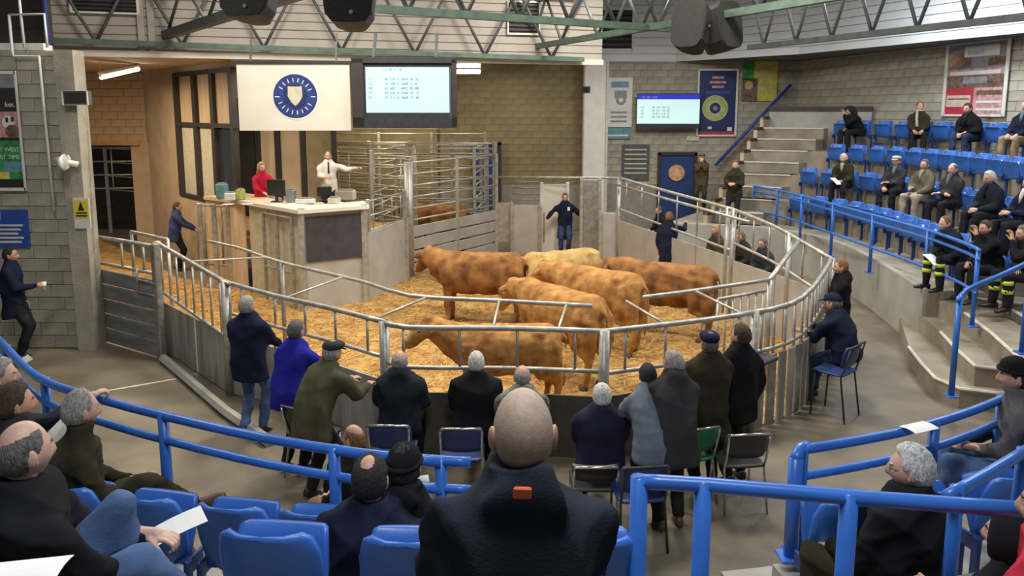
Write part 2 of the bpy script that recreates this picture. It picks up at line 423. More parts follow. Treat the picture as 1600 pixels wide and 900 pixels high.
# upper boarded walls: every board is a part
def boarded(name, A, B, z0, z1, m, step=.2, holes=()):
    A, B = Vector((*A, 0)), Vector((*B, 0)); u = (B-A).normalized(); n = Vector((u.y, -u.x, 0)); L = (B-A).length; rz = math.atan2(u.y, u.x)
    c = (A+B)/2-n*.06
    wo = struct(name, MB().box((c.x, c.y, (z0+z1)/2), (L, .08, z1-z0), rz), 'mortar')
    z = z0
    while z < z1-.02:
        c = (A+B)/2-n*.008
        MB().rbox((c.x, c.y, z+step/2-.005), (L, .03, step-.014), .006, rz).build('board', m, wo); z += step
    return wo
SB = ((-9.75, 14.55), (2.05, 17.85))
boarded('wall_upper', *SB, 5.0, 6.9, 'siding', .17)
struct('trim_upper', MB().bar((SB[0][0], SB[0][1]-.03, 4.97), (SB[1][0], SB[1][1]-.03, 4.97), .14, .12), 'off_white')
boarded('wall_upper_back', (2.0, 24.9), (5.2, 24.9), 5.42, 8.0, 'siding_white', .25)
boarded('wall_upper_corner', (5.2, 24.9), (7.9, 21.6), 5.42, 8.0, 'siding_white', .22)
boarded('wall_upper_right', (7.9, 21.6), (11.2, 13.2), 5.42, 7.4, 'siding_white', .2)
struct('ceiling_soffit', MB().prism([(5.2, 24.95), (7.9, 21.65), (11.2, 13.25), (12.2, 13.4), (9.4, 25.2), (5.2, 25.2)], 5.42, 5.5), 'grey_steel')
struct('ceiling_passage', MB().prism([(-14, 15.0), (-6.6, 15.55), (-6.2, 17.3), (-10.4, 22.2), (-14, 22.2)], 4.95, 5.05), 'plaster')
struct('ceiling_inner', MB().prism([(-6.6, 15.7), (2.0, 18.0), (2.2, 25), (-8, 25), (-7, 18)], 5.6, 5.7), 'white_paint')
# cabin beside the rostrum
K0, K1 = (-10.4, 21.9), (-6.35, 17.35)
kd = (Vector(K1)-Vector(K0)); ku = kd.normalized(); kn = Vector((ku.y, -ku.x)); krz = math.atan2(kd.y, kd.x)
def kbox(px0, px1, z0, z1, th=.1, off=0):
    a, b = onw(px0, 200, K0, K1), onw(px1, 200, K0, K1); c = (a+b)/2
    return MB().box((c.x+kn.x*off, c.y+kn.y*off, (z0+z1)/2), ((b-a).length, th, z1-z0), krz)
ZB, ZM, ZT = 1.75, 3.55, 4.78
struct('wall_cabin', kbox(233, 279, 0, 4.95), 'plaster'); struct('wall_cabin_apron', kbox(279, 370, 0, ZB), 'plaster'); struct('wall_cabin_head', kbox(279, 370, ZT, 4.95), 'plaster')
win = struct('window_1', kbox(278, 283, ZB, ZT, .12, .01), 'dark_frame')
for px in (306, 334, 364): kbox(px, px+5, ZB, ZT, .12, .01).build('mullion', 'dark_frame', win)
for z in (ZB, ZM, ZT): kbox(279, 370, z-.05, z+.05, .12, .012).build('transom', 'dark_frame', win)
for i, (a, b) in enumerate(((283, 306), (311, 334), (339, 364))):
    kbox(a, b, ZM+.05, ZT-.05, .02, -.03).build('pane', 'wood_pale', win)
    kbox(a, b, ZB+.05, ZM-.05, .02, -.03).build('pane', 'glass_dark' if i == 2 else 'cream_print', win)
LB = ((-8.2, 19.6), (-4.3, 19.6))
def lbox(px0, px1, z0, z1, th=.1, off=0):
    a, b = onw(px0, 220, *LB), onw(px1, 220, *LB); return MB().box(((a.x+b.x)/2, 19.6-off, (z0+z1)/2), (b.x-a.x, th, z1-z0))
wp = struct('wall_rostrum_back', lbox(340, 525, 1.2, 5.0, .06, -.06), 'wood_pale')
lbox(346, 401, 1.2, 4.2, .04, 0).build('door_leaf', 'dark', wp)
for a, b, m_ in ((402, 429, 'wood_pale'), (440, 468, 'plaster'), (480, 520, 'block_brown')): lbox(a, b, 1.25, 4.4, .05).build('panel', m_, wp)
for px in (400, 430, 470, 518): lbox(px, px+8, 1.2, 4.6, .1, .02).build('stud', 'dark_frame', wp)
# rostrum platform and walls
rp = [(p.x, p.y) for p in ROS]
struct('floor_rostrum', MB().prism(rp+[(-4.3, 19.5), (-8, 19.5), (-7.2, 18.0)], 1.1, 1.2), 'wood_orange')
def vwall(a, b, z0, z1, th=.05, off=0):
    a, b = Vector(a), Vector(b); u = (b-a); rz = math.atan2(u.y, u.x); u.normalize(); n = Vector((u.y, -u.x, 0)); c = (a+b)/2+n*off
    return MB().box((c.x, c.y, (z0+z1)/2), ((b-a).length, th, z1-z0), rz)
ros = thing('auctioneer_rostrum', 'pale metal clad auctioneer rostrum with dark front board above the ring', 'rostrum', ROS[1])
vwall(ROS[0], ROS[1], 0, 1.95).build('side_panel', 'cream_print', ros)
vwall(ROS[1], ROS[2], 0, 1.95).build('front_panel', 'sheet', ros)
vwall(ROS[1].lerp(ROS[2], .06), ROS[1].lerp(ROS[2], .94), .98, 1.86, .03, .045).build('notice_board', 'rubber_black', ros)
vwall(ROS[2], ROS[3], 0, 1.42).build('end_panel', 'sheet', ros)
dk = [(-5.75, 16.05), (-4.05, 14.42), (-2.85, 15.2), (-3.1, 16.0), (-4.05, 15.3), (-5.3, 16.5)]
MB().prism(dk, 1.95, 2.02).build('desk_top', 'off_white', ros)
MB().prism([(-6.85, 16.95), (-5.7, 15.98), (-5.0, 16.6), (-6.2, 17.6)], 1.94, 2.015).build('counter', 'wood_pale', ros)
vwall((-6.8, 17.0, 0), (-5.65, 16.06, 0), 0, 1.94).build('counter_panel', 'wood_pale', ros)
for i, p in enumerate(ROS[1:3]): MB().box((p.x+.02, p.y-.05, 1.02), (.11, .11, 2.04)).build('corner_post', 'galv', ros)
pg = MB()
for t in (.36, .62, .9):
    p = ROS[0].lerp(ROS[1], t); MB().box((p.x-.06, p.y-.09, .93), (.05, .05, 1.86)).build('gate_post', 'galv_dark', ros)
a, b = ROS[0].lerp(ROS[1], .36), ROS[0].lerp(ROS[1], .9)
MB().tube([(a.x-.06, a.y-.09, 1.84), (b.x-.06, b.y-.09, 1.84)], .025).build('gate_rail', 'galv_dark', ros)
MB().tube([(a.x-.06, a.y-.09, .75), (b.x-.06, b.y-.09, .75)], .025).build('gate_rail', 'galv_dark', ros)
# ------------------------------------------------------------------ far right stand (tiers)
PF = [(6.75, 12.2), (7.2, 15.3), (7.15, 17.4), (6.3, 18.9), (4.9, 19.5), (4.0, 19.7)]
CEN = Vector((.5, 14.0))
def cat(P, n=40):
    out = []; m = len(P)-1
    for k in range(n+1):
        t = k/n*m; i = min(int(t), m-1); f = t-i
        p0, p1, p2, p3 = (Vector(P[max(0, min(m, j))]) for j in (i-1, i, i+1, i+2))
        out.append(.5*((2*p1)+(p2-p0)*f+(2*p0-5*p1+4*p2-p3)*f*f+(3*p1-p0-3*p2+p3)*f**3))
    return out
FL = cat(PF)
def tp(i, off):
    i = max(0, min(len(FL)-1, i)); j = int(i); f = i-j; p = FL[j].lerp(FL[min(j+1, len(FL)-1)], f)
    d = (p-CEN).normalized(); return p+d*off
ROWP, ROWR, NR = .87, .60, 4
def arcpoly(o0, o1, i0=0, i1=40):
    a = [tuple(tp(i, o0)) for i in range(i0, i1+1)]; b = [tuple(tp(i, o1)) for i in range(i0, i1+1)]
    return a+b[::-1]
for k in range(NR):
    struct('floor_tier', MB().prism(arcpoly(k*ROWP, (k+1)*ROWP+(.35 if k == NR-1 else 2.6 if k == 0 else 0), 0, 40 if k == 0 else 31), 0, 1+k*ROWR), 'concrete_step')
struct('trim_tier_edge', MB().tube([(*tp(i, -.01), 1.0) for i in range(41)], .035, 6), 'concrete_light')
struct('wall_tier_front', MB().prism(arcpoly(-.05, .0, 0, 40), 0, 1.0), 'concrete_light')
# stair up the far end of the stand
ST0, ST1 = 25.5, 31.5
for j in range(9):
    z = 1.0+.30*j; o0 = j*.435
    P = [tuple(tp(ST0+(ST1-ST0)*q/4, o0)) for q in range(5)]; Q = [tuple(tp(ST0+(ST1-ST0)*q/4, o0+.5)) for q in range(5)]
    so = struct('floor_stair', MB().prism(P+Q[::-1], .9, z), 'concrete_step')
    MB().tube([(*p, z-.01) for p in P], .022, 5).build('nosing', 'nosing', so)
# stepped string wall beside that stair and the landing panel
for j in range(9):
    a, b = tp(ST1+.15, j*.435), tp(ST1+.15, j*.435+.44); z = 1.0+.30*j
    vwall((*a, 0), (*b, 0), .5, z+.3, .1).build('trim_1', 'plaster')['kind'] = 'structure'
    vwall((*a, 0), (*b, 0), z+.24, z+.32, .13).build('trim_2', 'dark_frame')['kind'] = 'structure'
a, b = tp(ST1, 4.0), tp(ST0-3.5, 4.0)
lp = struct('wall_landing', vwall((*a, 0), (*b, 0), 2.7, 3.9, .1), 'concrete_light'); vwall((*a, 0), (*b, 0), 3.86, 4.0, .14).build('capping', 'dark_frame', lp)
# curved steps at the near end of that stand
stp = [([(1420, 541), (1441, 568), (1462, 590), (1500, 606), (1560, 613), (1640, 612)], .28), ([(1470, 518), (1495, 545), (1524, 571), (1580, 577), (1640, 590)], .56),
       ([(1508, 488), (1550, 520), (1590, 556), (1640, 575)], .84), ([(1512, 462), (1560, 470), (1605, 497), (1650, 520)], .985)]
for pts, z in stp:
    W = [at(px, py, z) for px, py in pts]; back = [(9.6, W[-1].y-.1), (9.6, 13.3), (6.9, 13.3)]
    so = struct('floor_step', MB().prism([(p.x, p.y) for p in W]+back, 0, z), 'concrete_step')
    MB().tube([(p.x, p.y, p.z-.012) for p in W], .024, 6).build('nosing', 'nosing', so)
# near stand under the photographer
CC = Vector((0, 13.0)); RF = 8.5
def np_(a, R): return (CC.x+R*math.sin(a), CC.y-R*math.cos(a))
def narc(r0, r1, a0, a1, n=30):
    return [np_(a0+(a1-a0)*k/n, r0) for k in range(n+1)]+[np_(a1+(a0-a1)*k/n, r1) for k in range(n+1)]
AIS = (.055, .155)
for k in range(3):
    r0 = RF+.87*k+.1; z = 1.0+.4*k
    struct('floor_near_tier', MB().prism(narc(r0, r0+.89, -1.05, AIS[0]), 0, z), 'concrete_light')
    struct('floor_near_tier', MB().prism(narc(r0, r0+.89, AIS[1], 1.05), 0, z), 'concrete_light')
for j in range(6):
    r0 = RF+.435*j+.1; z = .5+.2*j
    so = struct('floor_aisle_step', MB().prism(narc(r0, r0+.44, AIS[0], AIS[1], 6), 0, z), 'concrete_step')
    MB().tube([(*np_(AIS[0]+(AIS[1]-AIS[0])*q/6, r0), z-.01) for q in range(7)], .02, 5).build('nosing', 'nosing', so)
p = at(1215, 855, 1.3); struct('wall_aisle_kerb', MB().box((p.x+.16, p.y-.3, .62), (.36, .5, 1.24), .15), 'concrete_light')
# kerb outside the ring
ka = [at(255, 560, .06), at(300, 598, .06), at(353, 643, .06), at(420, 690, .06)]
struct('trim_ring_kerb', MB().tube([tuple(p) for p in ka], .07, 6), 'concrete_light')
struct('trim_floor_joint', MB().bar(at(160, 612, .003), at(275, 592, .003), .05, .006), 'nosing')
# ------------------------------------------------------------------ ring fences
def V(*a): return Vector(a)
def dense(P, step=.35):
    """smooth a top rail (Catmull) and sample it"""
    out = []; m = len(P)-1
    for i in range(m):
        p0, p1, p2, p3 = P[max(0, i-1)], P[i], P[i+1], P[min(m, i+2)]; k = max(2, int((p2-p1).length/step))
        for j in range(k):
            f = j/k; out.append(.5*((2*p1)+(p2-p0)*f+(2*p0-5*p1+4*p2-p3)*f*f+(3*p1-p0-3*p2+p3)*f**3))
    return out+[P[-1]]
def samp(P, t):
    L = [0]
    for a, b in zip(P, P[1:]): L.append(L[-1]+(b-a).length)
    d = t*L[-1]
    for i in range(len(P)-1):
        if d <= L[i+1] or i == len(P)-2: return P[i].lerp(P[i+1], (d-L[i])/max(1e-6, L[i+1]-L[i]))
def fence(label, P, mid, sheet, nbar, posts=(0, 1), m='galv', sm='sheet', sheet_lo=.02, post_r=.05, bar_r=.017, bars_to=None, group='ring fence panels'):
    D = dense(P); t = thing('ring_fence_panel', label, 'fence', (D[0].x, D[0].y, 0), group)
    MB().tube(D, .033, 8).build('top_rail', m, t, True)
    low = [V(p.x, p.y, p.z-mid) for p in D]
    MB().tube(low, .026, 8).build('middle_rail', m, t, True)
    for q in posts:
        p = samp(D, q); MB().tube([(p.x, p.y, 0), (p.x, p.y, p.z+.02)], post_r, 10).build('post', 'galv_dark' if m == 'galv_dark' else 'galv', t, True)
    for k in range(nbar):
        p = samp(D, (k+.5)/nbar); z0 = (p.z-mid) if bars_to is None else bars_to
        MB().tube([(p.x, p.y, z0), (p.x, p.y, p.z)], bar_r, 6).build('bar', m, t, True)
    if sheet:
        n = max(1, int(round(sum((b-a).length for a, b in zip(D, D[1:]))/1.3)))
        for k in range(n):
            mb = MB(); T = [samp(D, (k+.015+q*.97/6)/n) for q in range(7)]
            P1 = []; 
            for q, p in enumerate(T):
                d = (T[min(q+1, 6)]-T[max(q-1, 0)]); d.z = 0; d.normalize(); nn = V(-d.y, d.x, 0)*.012
                P1.append((p, nn))
            rings = [[p+nn*s for (p, nn) in P1 for s in ()] for _ in ()]
            for a, b in zip(P1, P1[1:]):
                vs = []
                for (p, nn) in (a, b):
                    for s in (-1, 1):
                        for z in (sheet_lo, sheet): vs.append((p.x+nn.x*s, p.y+nn.y*s, z))
                mb.add(vs, [(0, 1, 3, 2), (4, 6, 7, 5), (0, 4, 5, 1), (2, 3, 7, 6), (1, 5, 7, 3), (0, 2, 6, 4)])
            mb.build('sheet', sm, t)
    return t
fence('galvanised ring fence panel beside the plank gate, close upright bars over a dirty sheet', FA[0:2]+[FA[1]], .78, .85, 9, (0, .99), sm='sheet_dirty', post_r=.06)
fence('curved ring fence panel behind the navy and royal blue jackets', FA[1:5], .42, .8, 5, (.0, .999), sm='sheet_dirty')
fence('front ring fence panel with arched lower rail, between two stout posts', FA[4:8], .46, .75, 4, (.001, .999), sm='sheet_dark', post_r=.06)
fence('ring fence panel to the right of the stout front post, behind the dark cap', FA[7:10], .48, .75, 4, (.999,), sm='sheet_dark')
t = fence('closely boarded ring fence panel at the right corner, rising to the corner post', FA[9:13], .5, 0, 14, (.999,), bar_r=.02, bars_to=.8)
D = dense(FA[9:13], .2)
for k in range(16):
    p = samp(D, (k+.5)/16); q = samp(D, min(1, (k+.9)/16)); a = math.atan2(q.y-p.y, q.x-p.x)
    MB().rbox((p.x+.03*math.sin(a), p.y-.03*math.cos(a), .48), (.155, .03, .92), .006, a).build('board', ('sheet_dirty', 'galv_dark')[k % 3 == 1], t)
lb = min(D, key=lambda v: (v.x-at(1226, 576, .98).x)**2+(v.y-at(1226, 576, .98).y)**2); MB().rbox((lb.x+.07, lb.y-.13, .96), (.34, .24, .05), .01, .75).build('ledge', 'rubber_black', t)
# far right side: two tall sections over pale sheet
def oline(px, py): return onw(px, py, C2, C1)
F2 = [oline(968, 278), oline(1050, 301), oline(1145, 327)]
F3 = [oline(1145, 327), oline(1207, 352), oline(1249, 375), C2]
fence('tall ring fence panel with white sheet behind the drover in long navy coat', F2, .78, 1.15, 6, (.0, .97))
fence('ring fence panel with white sheet stepping down to the right corner', F3, .62, 1.1, 6, (.02, .62))
# second top tube on the far right side
t2 = thing('fence_top_tube', 'extra tube running just under the top rail of the far right ring fence', 'rail', (C1.x, C1.y, 0))
MB().tube([oline(968, 288)+V(-.1, 0, 0), oline(1060, 314)+V(-.1, 0, 0), oline(1180, 347)+V(-.1, 0, 0)], .03, 8).build('tube', 'galv', t2, True)
for px, py in ((1000, 297), (1170, 344)): MB().bar(oline(px, py)+V(-.1, 0, 0), oline(px, py-8)+V(.02, 0, 0), .03).build('bracket', 'galv', t2)
# inner rail
BP = [(325, 377, 1.6), (372, 387, 1.6), (440, 410, 1.6), (570, 441, 1.6), (640, 462, 1.6), (780, 470, 1.6), (925, 478, 1.6), (1005, 465, 1.6), (1100, 452, 1.6), (1203, 437, 1.6)]
BI = [at(*p) for p in BP]
ir = thing('inner_rail', 'slim inner hand rail carried off the ring fence, above the cattle', 'rail', (BI[0].x, BI[0].y, 0))
MB().tube(dense(BI[:7]), .028, 8).build('rail', 'galv', ir, True); MB().tube(dense(BI[7:]), .028, 8).build('rail', 'galv', ir, True)
MB().tube([BI[-1], onw(1249, 376, C2, C1)], .036, 8).build('cross_bar', 'galv', ir, True)
DA = dense(FA, .1)
for px, py in ((415, 402), (535, 433), (668, 464), (780, 470), (885, 476), (978, 470), (1085, 454)):
    p = at(px, py, 1.6); q = min(DA, key=lambda v: (v.x-p.x)**2+(v.y-p.y)**2)
    MB().tube([p, q], .016, 6).build('strut', 'galv', ir, True)
p = BI[-1]; MB().tube([(p.x, p.y, 0), (p.x, p.y, p.z)], .04, 8).build('post', 'galv', ir, True)
p = at(440, 410, 1.6); MB().tube([(p.x, p.y, 0), (p.x, p.y, p.z)], .035, 8).build('post', 'galv_dark', ir, True)
# escape pen of bars inside the right corner
ep = thing('escape_gate', 'low barred escape gate inside the right ring corner behind the tan cattle', 'gate', (3.4, 10.9, 0))
E0, E1 = at(1122, 468, 1.35), at(1205, 447, 1.4)
for z in (1.35, .2): MB().tube([(E0.x, E0.y, z), (E1.x, E1.y, z)], .025).build('rail', 'galv', ep, True)
for k in range(8): q = E0.lerp(E1, k/7); MB().tube([(q.x, q.y, .02), (q.x, q.y, 1.35)], .018, 6).build('bar', 'galv', ep, True)
# plank gate at the left
GA, GB = at(157, 531, .02), at(254, 560, .02)
pg = thing('plank_gate', 'grey plank gate with tube top rail beside the block pier', 'gate', (GA.x, GA.y, 0))
gu = (GB-GA); grz = math.atan2(gu.y, gu.x); gl = gu.length
for k in range(5):
    c = GA.lerp(GB, .5); MB().rbox((c.x, c.y, .15+.252*k), (gl-.1, .05, .235), .012, grz).build('plank', 'grey_plank', pg)
for q in (0, 1):
    c = GA.lerp(GB, q); MB().rbox((c.x, c.y, .93), (.11, .11, 1.86), .015, grz).build('gate_post', 'galv_dark', pg)
for z in (1.82, 1.38): MB().tube([(GA.x, GA.y, z), (GB.x, GB.y, z)], .03).build('rail', 'galv', pg, True)
for k in (.04, .48, .66, .82): c = GA.lerp(GB, k); MB().tube([(c.x, c.y, 1.38), (c.x, c.y, 1.82)], .02, 6).build('bar', 'galv', pg, True)
for z in (1.22, 1.02): MB().tube([GA.lerp(GB, .72)+V(0, -.05, z), GA.lerp(GB, 1)+V(0, -.05, z)], .018, 6).build('latch_bar', 'galv', pg, True)
MB().tube([GA.lerp(GB, .72)+V(0, -.05, 1.4), GA.lerp(GB, .72)+V(0, -.05, 1.0)], .018, 6).build('latch_bar', 'galv', pg, True)
sg = thing('folded_gate', 'narrow folded steel gate standing against the block pier', 'gate', (GA.x-.35, GA.y-.1, 0))
for k in range(5): MB().rbox((GA.x-.5+.1*k, GA.y-.05-.03*(k % 2), .95), (.07, .05, 1.9), .01).build('upright', 'galv_dark', sg)
for z in (.3, 1.0, 1.75): MB().rbox((GA.x-.3, GA.y-.02, z), (.5, .03, .05), .01).build('rail', 'galv_dark', sg)
# second rail of the race outside the ring, far left
rr = thing('race_rail', 'tube rail along the lit cattle race behind the plank gate', 'rail', (-7.6, 15, 0))
ra = [at(148, 348, 1.7), at(205, 362, 1.7), at(262, 374, 1.7)]
MB().tube([ra[1], ra[2]], .03).build('rail', 'galv', rr, True)
for p in (ra[1], ra[2]): MB().tube([(p.x, p.y, 0), (p.x, p.y, p.z)], .03).build('post', 'galv', rr, True)
# ------------------------------------------------------------------ pens, race and gates beyond the ring
def panel(label, A, B, z0, z1, n, posts=2, m='galv', nv=0, r=.024, name='pen_panel', sheet=None, group='pen rail panels'):
    A, B = V(*A, 0), V(*B, 0); t = thing(name, label, 'pen panel', (A.x, A.y, 0), group)
    for k in range(n): z = z0+(z1-z0)*k/max(1, n-1); MB().tube([A+V(0, 0, z), B+V(0, 0, z)], r, 6).build('rail', m, t, True)
    for k in range(posts): p = A.lerp(B, k/max(1, posts-1)); MB().rbox((p.x, p.y, z1/2+.02), (.09, .09, z1+.05), .01).build('post', 'galv', t)
    for k in range(nv): p = A.lerp(B, (k+.5)/nv); MB().tube([p+V(0, 0, z0), p+V(0, 0, z1)], r*.8, 6).build('bar', m, t, True)
    if sheet:
        u = B-A; rz = math.atan2(u.y, u.x); c = (A+B)/2; k = max(1, int(round(sheet/.3)))
        for i in range(k): MB().rbox((c.x, c.y, .17+.3*i), (u.length-.1, .04, .26), .01, rz).build('plank', 'sheet', t)
    return t
G0, G1 = (-2.35, 17.8), (-.42, 20.8)
panel('tall rail gate with pale plank foot at the back of the ring', G0, G1, 1.35, 2.7, 6, 3, sheet=1.2, nv=0)
panel('rail panel of the race just behind the rostrum end', (-4.6, 20.2), (-2.3, 18.2), 1.3, 2.8, 7, 2, nv=3)
panel('far rail panel of the race under the big screen', (-5.2, 21.8), (-.5, 21.2), .5, 3.0, 9, 5)
panel('rail panel across the race below the lit wall', (-5.6, 23.3), (-.8, 23.0), .5, 3.2, 9, 4)
panel('cross rail panel closing the race', (-3.4, 18.6), (-2.9, 23.0), .9, 2.9, 7, 3)
panel('cross rail panel ending at the blue door', (-1.0, 20.4), (-.75, 23.2), .9, 2.9, 7, 3)
panel('roof rail frame over the cattle race', (-5.2, 20.6), (-.45, 20.9), 2.6, 3.0, 4, 3)
panel('small barred hatch frame above the white end panel', (-2.95, 15.6), (-2.45, 17.4), 1.45, 2.05, 3, 2, nv=4, r=.016)
panel('barred frame beside the pale rostrum wall', (onw(312, 330, (-9, 16.6), (0, 16.6)).x, 16.6), (onw(386, 330, (-9, 16.6), (0, 16.6)).x, 16.3), .55, 1.85, 2, 4, 'galv_dark', nv=5)
panel('race rails inside the dark doorway', (-12.9, 22.6), (-10.8, 22.9), 1.6, 2.8, 4, 2, nv=1)
panel('slanting race rails deep in the dark doorway', (-12.9, 24.4), (-10.8, 23.2), 1.4, 2.7, 4, 2)
bp = thing('ring_post', 'tall round galvanised post at the ring end of the white panel', 'post', (-2.4, 17.7, 0)); MB().tube([(-2.4, 17.7, 0), (-2.4, 17.7, 2.75)], .11, 12).build('shaft', 'galv', bp, True)
MB().disc((-2.4, 17.7, 2.75), .12, (0, 0.001, 1), .03).build('cap', 'galv_dark', bp)
def backp(px0, px1, y, z0, z1, label, m, kind='gate_leaf', fr='galv'):
    a, b = ay(px0, 350, y).x, ay(px1, 350, y).x; t = thing(kind, label, 'panel', ((a+b)/2, y, 0))
    MB().rbox(((a+b)/2, y, (z0+z1)/2), (b-a-.06, .05, z1-z0), .01).build('sheet', m, t)
    for x in (a, b): MB().rbox((x, y-.02, (z1+.05)/2), (.09, .1, z1+.05), .01).build('post', fr, t)
    return t
backp(776, 800, 20.8, .3, 1.4, 'pair of steel gate posts at the back of the ring', 'galv')
tb = backp(800, 843, 20.7, .02, 1.35, 'plain grey panel below dark rails at the back of the ring', 'sheet')
a, b = ay(800, 350, 20.7).x, ay(843, 350, 20.7).x
for k in range(4): MB().tube([(a, 20.7, 1.5+.16*k), (b, 20.7, 1.5+.16*k)], .022, 6).build('rail', 'galv_dark', tb, True)
backp(846, 886, 20.9, .02, 1.9, 'white gate leaf standing open behind the drover with the sticks', 'off_white', fr='white_paint')
backp(908, 936, 19.9, .02, 2.1, 'grey gate leaf beside the far ring corner', 'galv_dark')
backp(938, 964, 19.5, .02, 1.3, 'short grey end panel of the far ring corner', 'sheet')
ht = thing('gate_header', 'thin tube header spanning the gates at the back of the ring', 'rail', (0, 20.8, 0))
MB().tube([(ay(776, 280, 20.8).x, 20.8, 2.1), (ay(960, 280, 20.8).x, 20.0, 2.15)], .03).build('tube', 'galv', ht, True)
for px in (776, 960): x = ay(px, 280, 20.8).x; MB().tube([(x, 20.8 if px == 776 else 20.0, 0), (x, 20.8 if px == 776 else 20.0, 2.15)], .04).build('post', 'galv', ht, True)
# blue doors on the back wall
for n_, (px0, px1, py0, y) in enumerate(((740, 781, 224, 24.9), (1030, 1086, 240, 24.85))):
    a, b = ay(px0, py0, y), ay(px1, py0, y); d = struct('door_%d' % (n_+1), MB().box(((a.x+b.x)/2, y-.03, a.z/2), (b.x-a.x, .08, a.z)), 'blue_door')
    for x in (a.x, b.x): MB().box((x, y-.05, a.z/2), (.09, .14, a.z+.05)).build('door_frame', 'dark_frame', d)
    MB().box(((a.x+b.x)/2, y-.05, a.z), (b.x-a.x+.1, .14, .1)).build('door_frame', 'dark_frame', d)
    if n_: p = ay(1057, 270, y-.1); MB().disc(p+V(0, 0, 0), .26, (0, -1, 0), .02).build('round_sign', 'orange_print', d)
# ------------------------------------------------------------------ blue rails
def blue_rail(label, P, posts, lower=(), r=.03, m='blue_paint', group='blue guard rails', plates=True):
    D = dense(P, .25); t = thing('guard_rail', label, 'railing', (D[0].x, D[0].y, 0), group)
    MB().tube(D, r, 10).build('top_rail', m, t, True)
    for dz, off in lower: MB().tube([V(p.x, p.y, p.z-dz) for p in D], r*.9, 10).build('lower_rail', m, t, True)
    for q, z0 in posts:
        p = samp(D, q); MB().tube([(p.x, p.y, z0), (p.x, p.y, p.z+.02)], r*1.15, 10).build('post', m, t, True)
        if plates: MB().rbox((p.x, p.y, z0+.01), (.14, .14, .02), .005).build('foot_plate', m, t)
    return t
blue_rail('long curved blue rail round the front of the near left stand', [at(px, py, 1.95) for px, py in ((-60, 470), (0, 533), (60, 590), (150, 622), (265, 652), (415, 685), (560, 708), (690, 722))], ((.33, 1.0), (.50, 1.0), (.70, 1.0), (.90, 1.0)), ((.165, 0),))
blue_rail('short blue rail end beyond the dark hood, near the foreground shoulder', [at(px, py, 1.95) for px, py in ((644, 716), (690, 720), (735, 722))], ((.5, 1.0),), ((.165, 0),))
blue_rail('curved blue rail round the front of the near right stand', [at(px, py, 1.95) for px, py in ((1254, 702), (1290, 697), (1400, 677), (1490, 652), (1550, 630), (1600, 607), (1680, 565))], ((.0, 1.3), (.33, 1.0), (.58, 1.0), (.75, 1.0)), ((.165, 0),))
blue_rail('stout end frame of the near right stand rail by the aisle kerb', [at(1243, 722, 1.9), at(1250, 703, 1.95), at(1262, 697, 1.95)], ((.05, 1.3),), (), .036)
hr = [at(992, 752, 2.45), at(1105, 758, 2.45), at(1340, 778, 2.45), at(1610, 797, 2.45)]
blue_rail('straight blue hand rail across the aisle in front', hr, ((.012, 1.2), (.185, 1.2), (.56, 1.3)), (), .03)
blue_rail('blue rail sloping up behind the grey haired man in the near right stand', [at(1480, 775, 2.2), at(1540, 742, 2.2), at(1610, 700, 2.2)], ((.1, 1.5), (.9, 1.5)), (), .028)
RT = [at(px, py, 1.92) for px, py in ((1178, 291), (1240, 303), (1345, 331), (1450, 360), (1515, 383), (1530, 392))]
blue_rail('twin blue rail along the front of the far right stand', RT, ((0, 1.0), (.12, 1.0), (.25, .8), (.42, .8), (.60, .8), (.80, .8), (.995, .8)), ((.13, 0), (.62, 0)), .028)
sr = [at(1497, 470, 1.55), at(1512, 452, 1.65), at(1560, 432, 1.9), at(1640, 395, 2.25)]
blue_rail('blue stair rail climbing beside the curved concrete steps', sr, ((.06, .28), (.85, 1.0)), (), .032)
# wall hand rail by the far stair
wa = thing('stair_hand_rail', 'blue hand rail sloping up the back wall by the far stair', 'railing', (7, 24.6, 0))
ra, rb = ay(1118, 258, 24.6), ay(1236, 132, 24.5)
MB().tube([ra, rb], .05).build('rail', 'blue_print', wa, True)
for q in (.1, .5, .9): p = ra.lerp(rb, q); MB().bar(p, p+V(0, .35, -.05), .04).build('bracket', 'grey_steel', wa)
# ------------------------------------------------------------------ seats of the stands
def seat_proto():
    t = thing('stand_seat', 'seat', 'seat', (0, 0, 0), 'blue tip-up stand seats')
    mb = MB(); R = []
    for (z, y, hw) in ((.40, -.16, .17), (.47, -.19, .20), (.60, -.215, .215), (.72, -.24, .212), (.80, -.265, .19), (.825, -.28, .15)):
        f = [(hw*math.cos(a)*1.0, y+.03*(1-math.sin(a))*0+.05*abs(math.cos(a))**3, z) for a in (0,)]
        xs = [-1, -.92, -.6, 0, .6, .92, 1]
        fr = [V(hw*x, y+.055*abs(x)**3+.012, z) for x in xs]; bk = [V(hw*x, y+.055*abs(x)**3-.014, z) for x in reversed(xs)]
        R.append(fr+bk)
    mb.loft(R); mb.build('backrest', 'blue_seat', t, True, True)
    mb = MB(); R = []
    for (y, z, hw) in ((-.13, .43, .18), (-.09, .41, .20), (.05, .405, .205), (.17, .415, .20), (.225, .40, .19), (.235, .385, .17)):
        xs = [-1, -.9, -.5, 0, .5, .9, 1]
        R.append([V(hw*x, y, z+.02*abs(x)**3+.012) for x in xs]+[V(hw*x, y, z+.02*abs(x)**3-.016) for x in reversed(xs)])
    mb.loft(R); mb.build('seat_pan', 'blue_seat', t, True, True)
    for x in (-.215, .215): MB().rbox((x, -.12, .40), (.02, .16, .10), .005).rbox((x, -.17, .22), (.03, .05, .44), .005).build('bracket', 'blue_dark', t, False, True)
    return t
proto = seat_proto()
seat_used = [False]
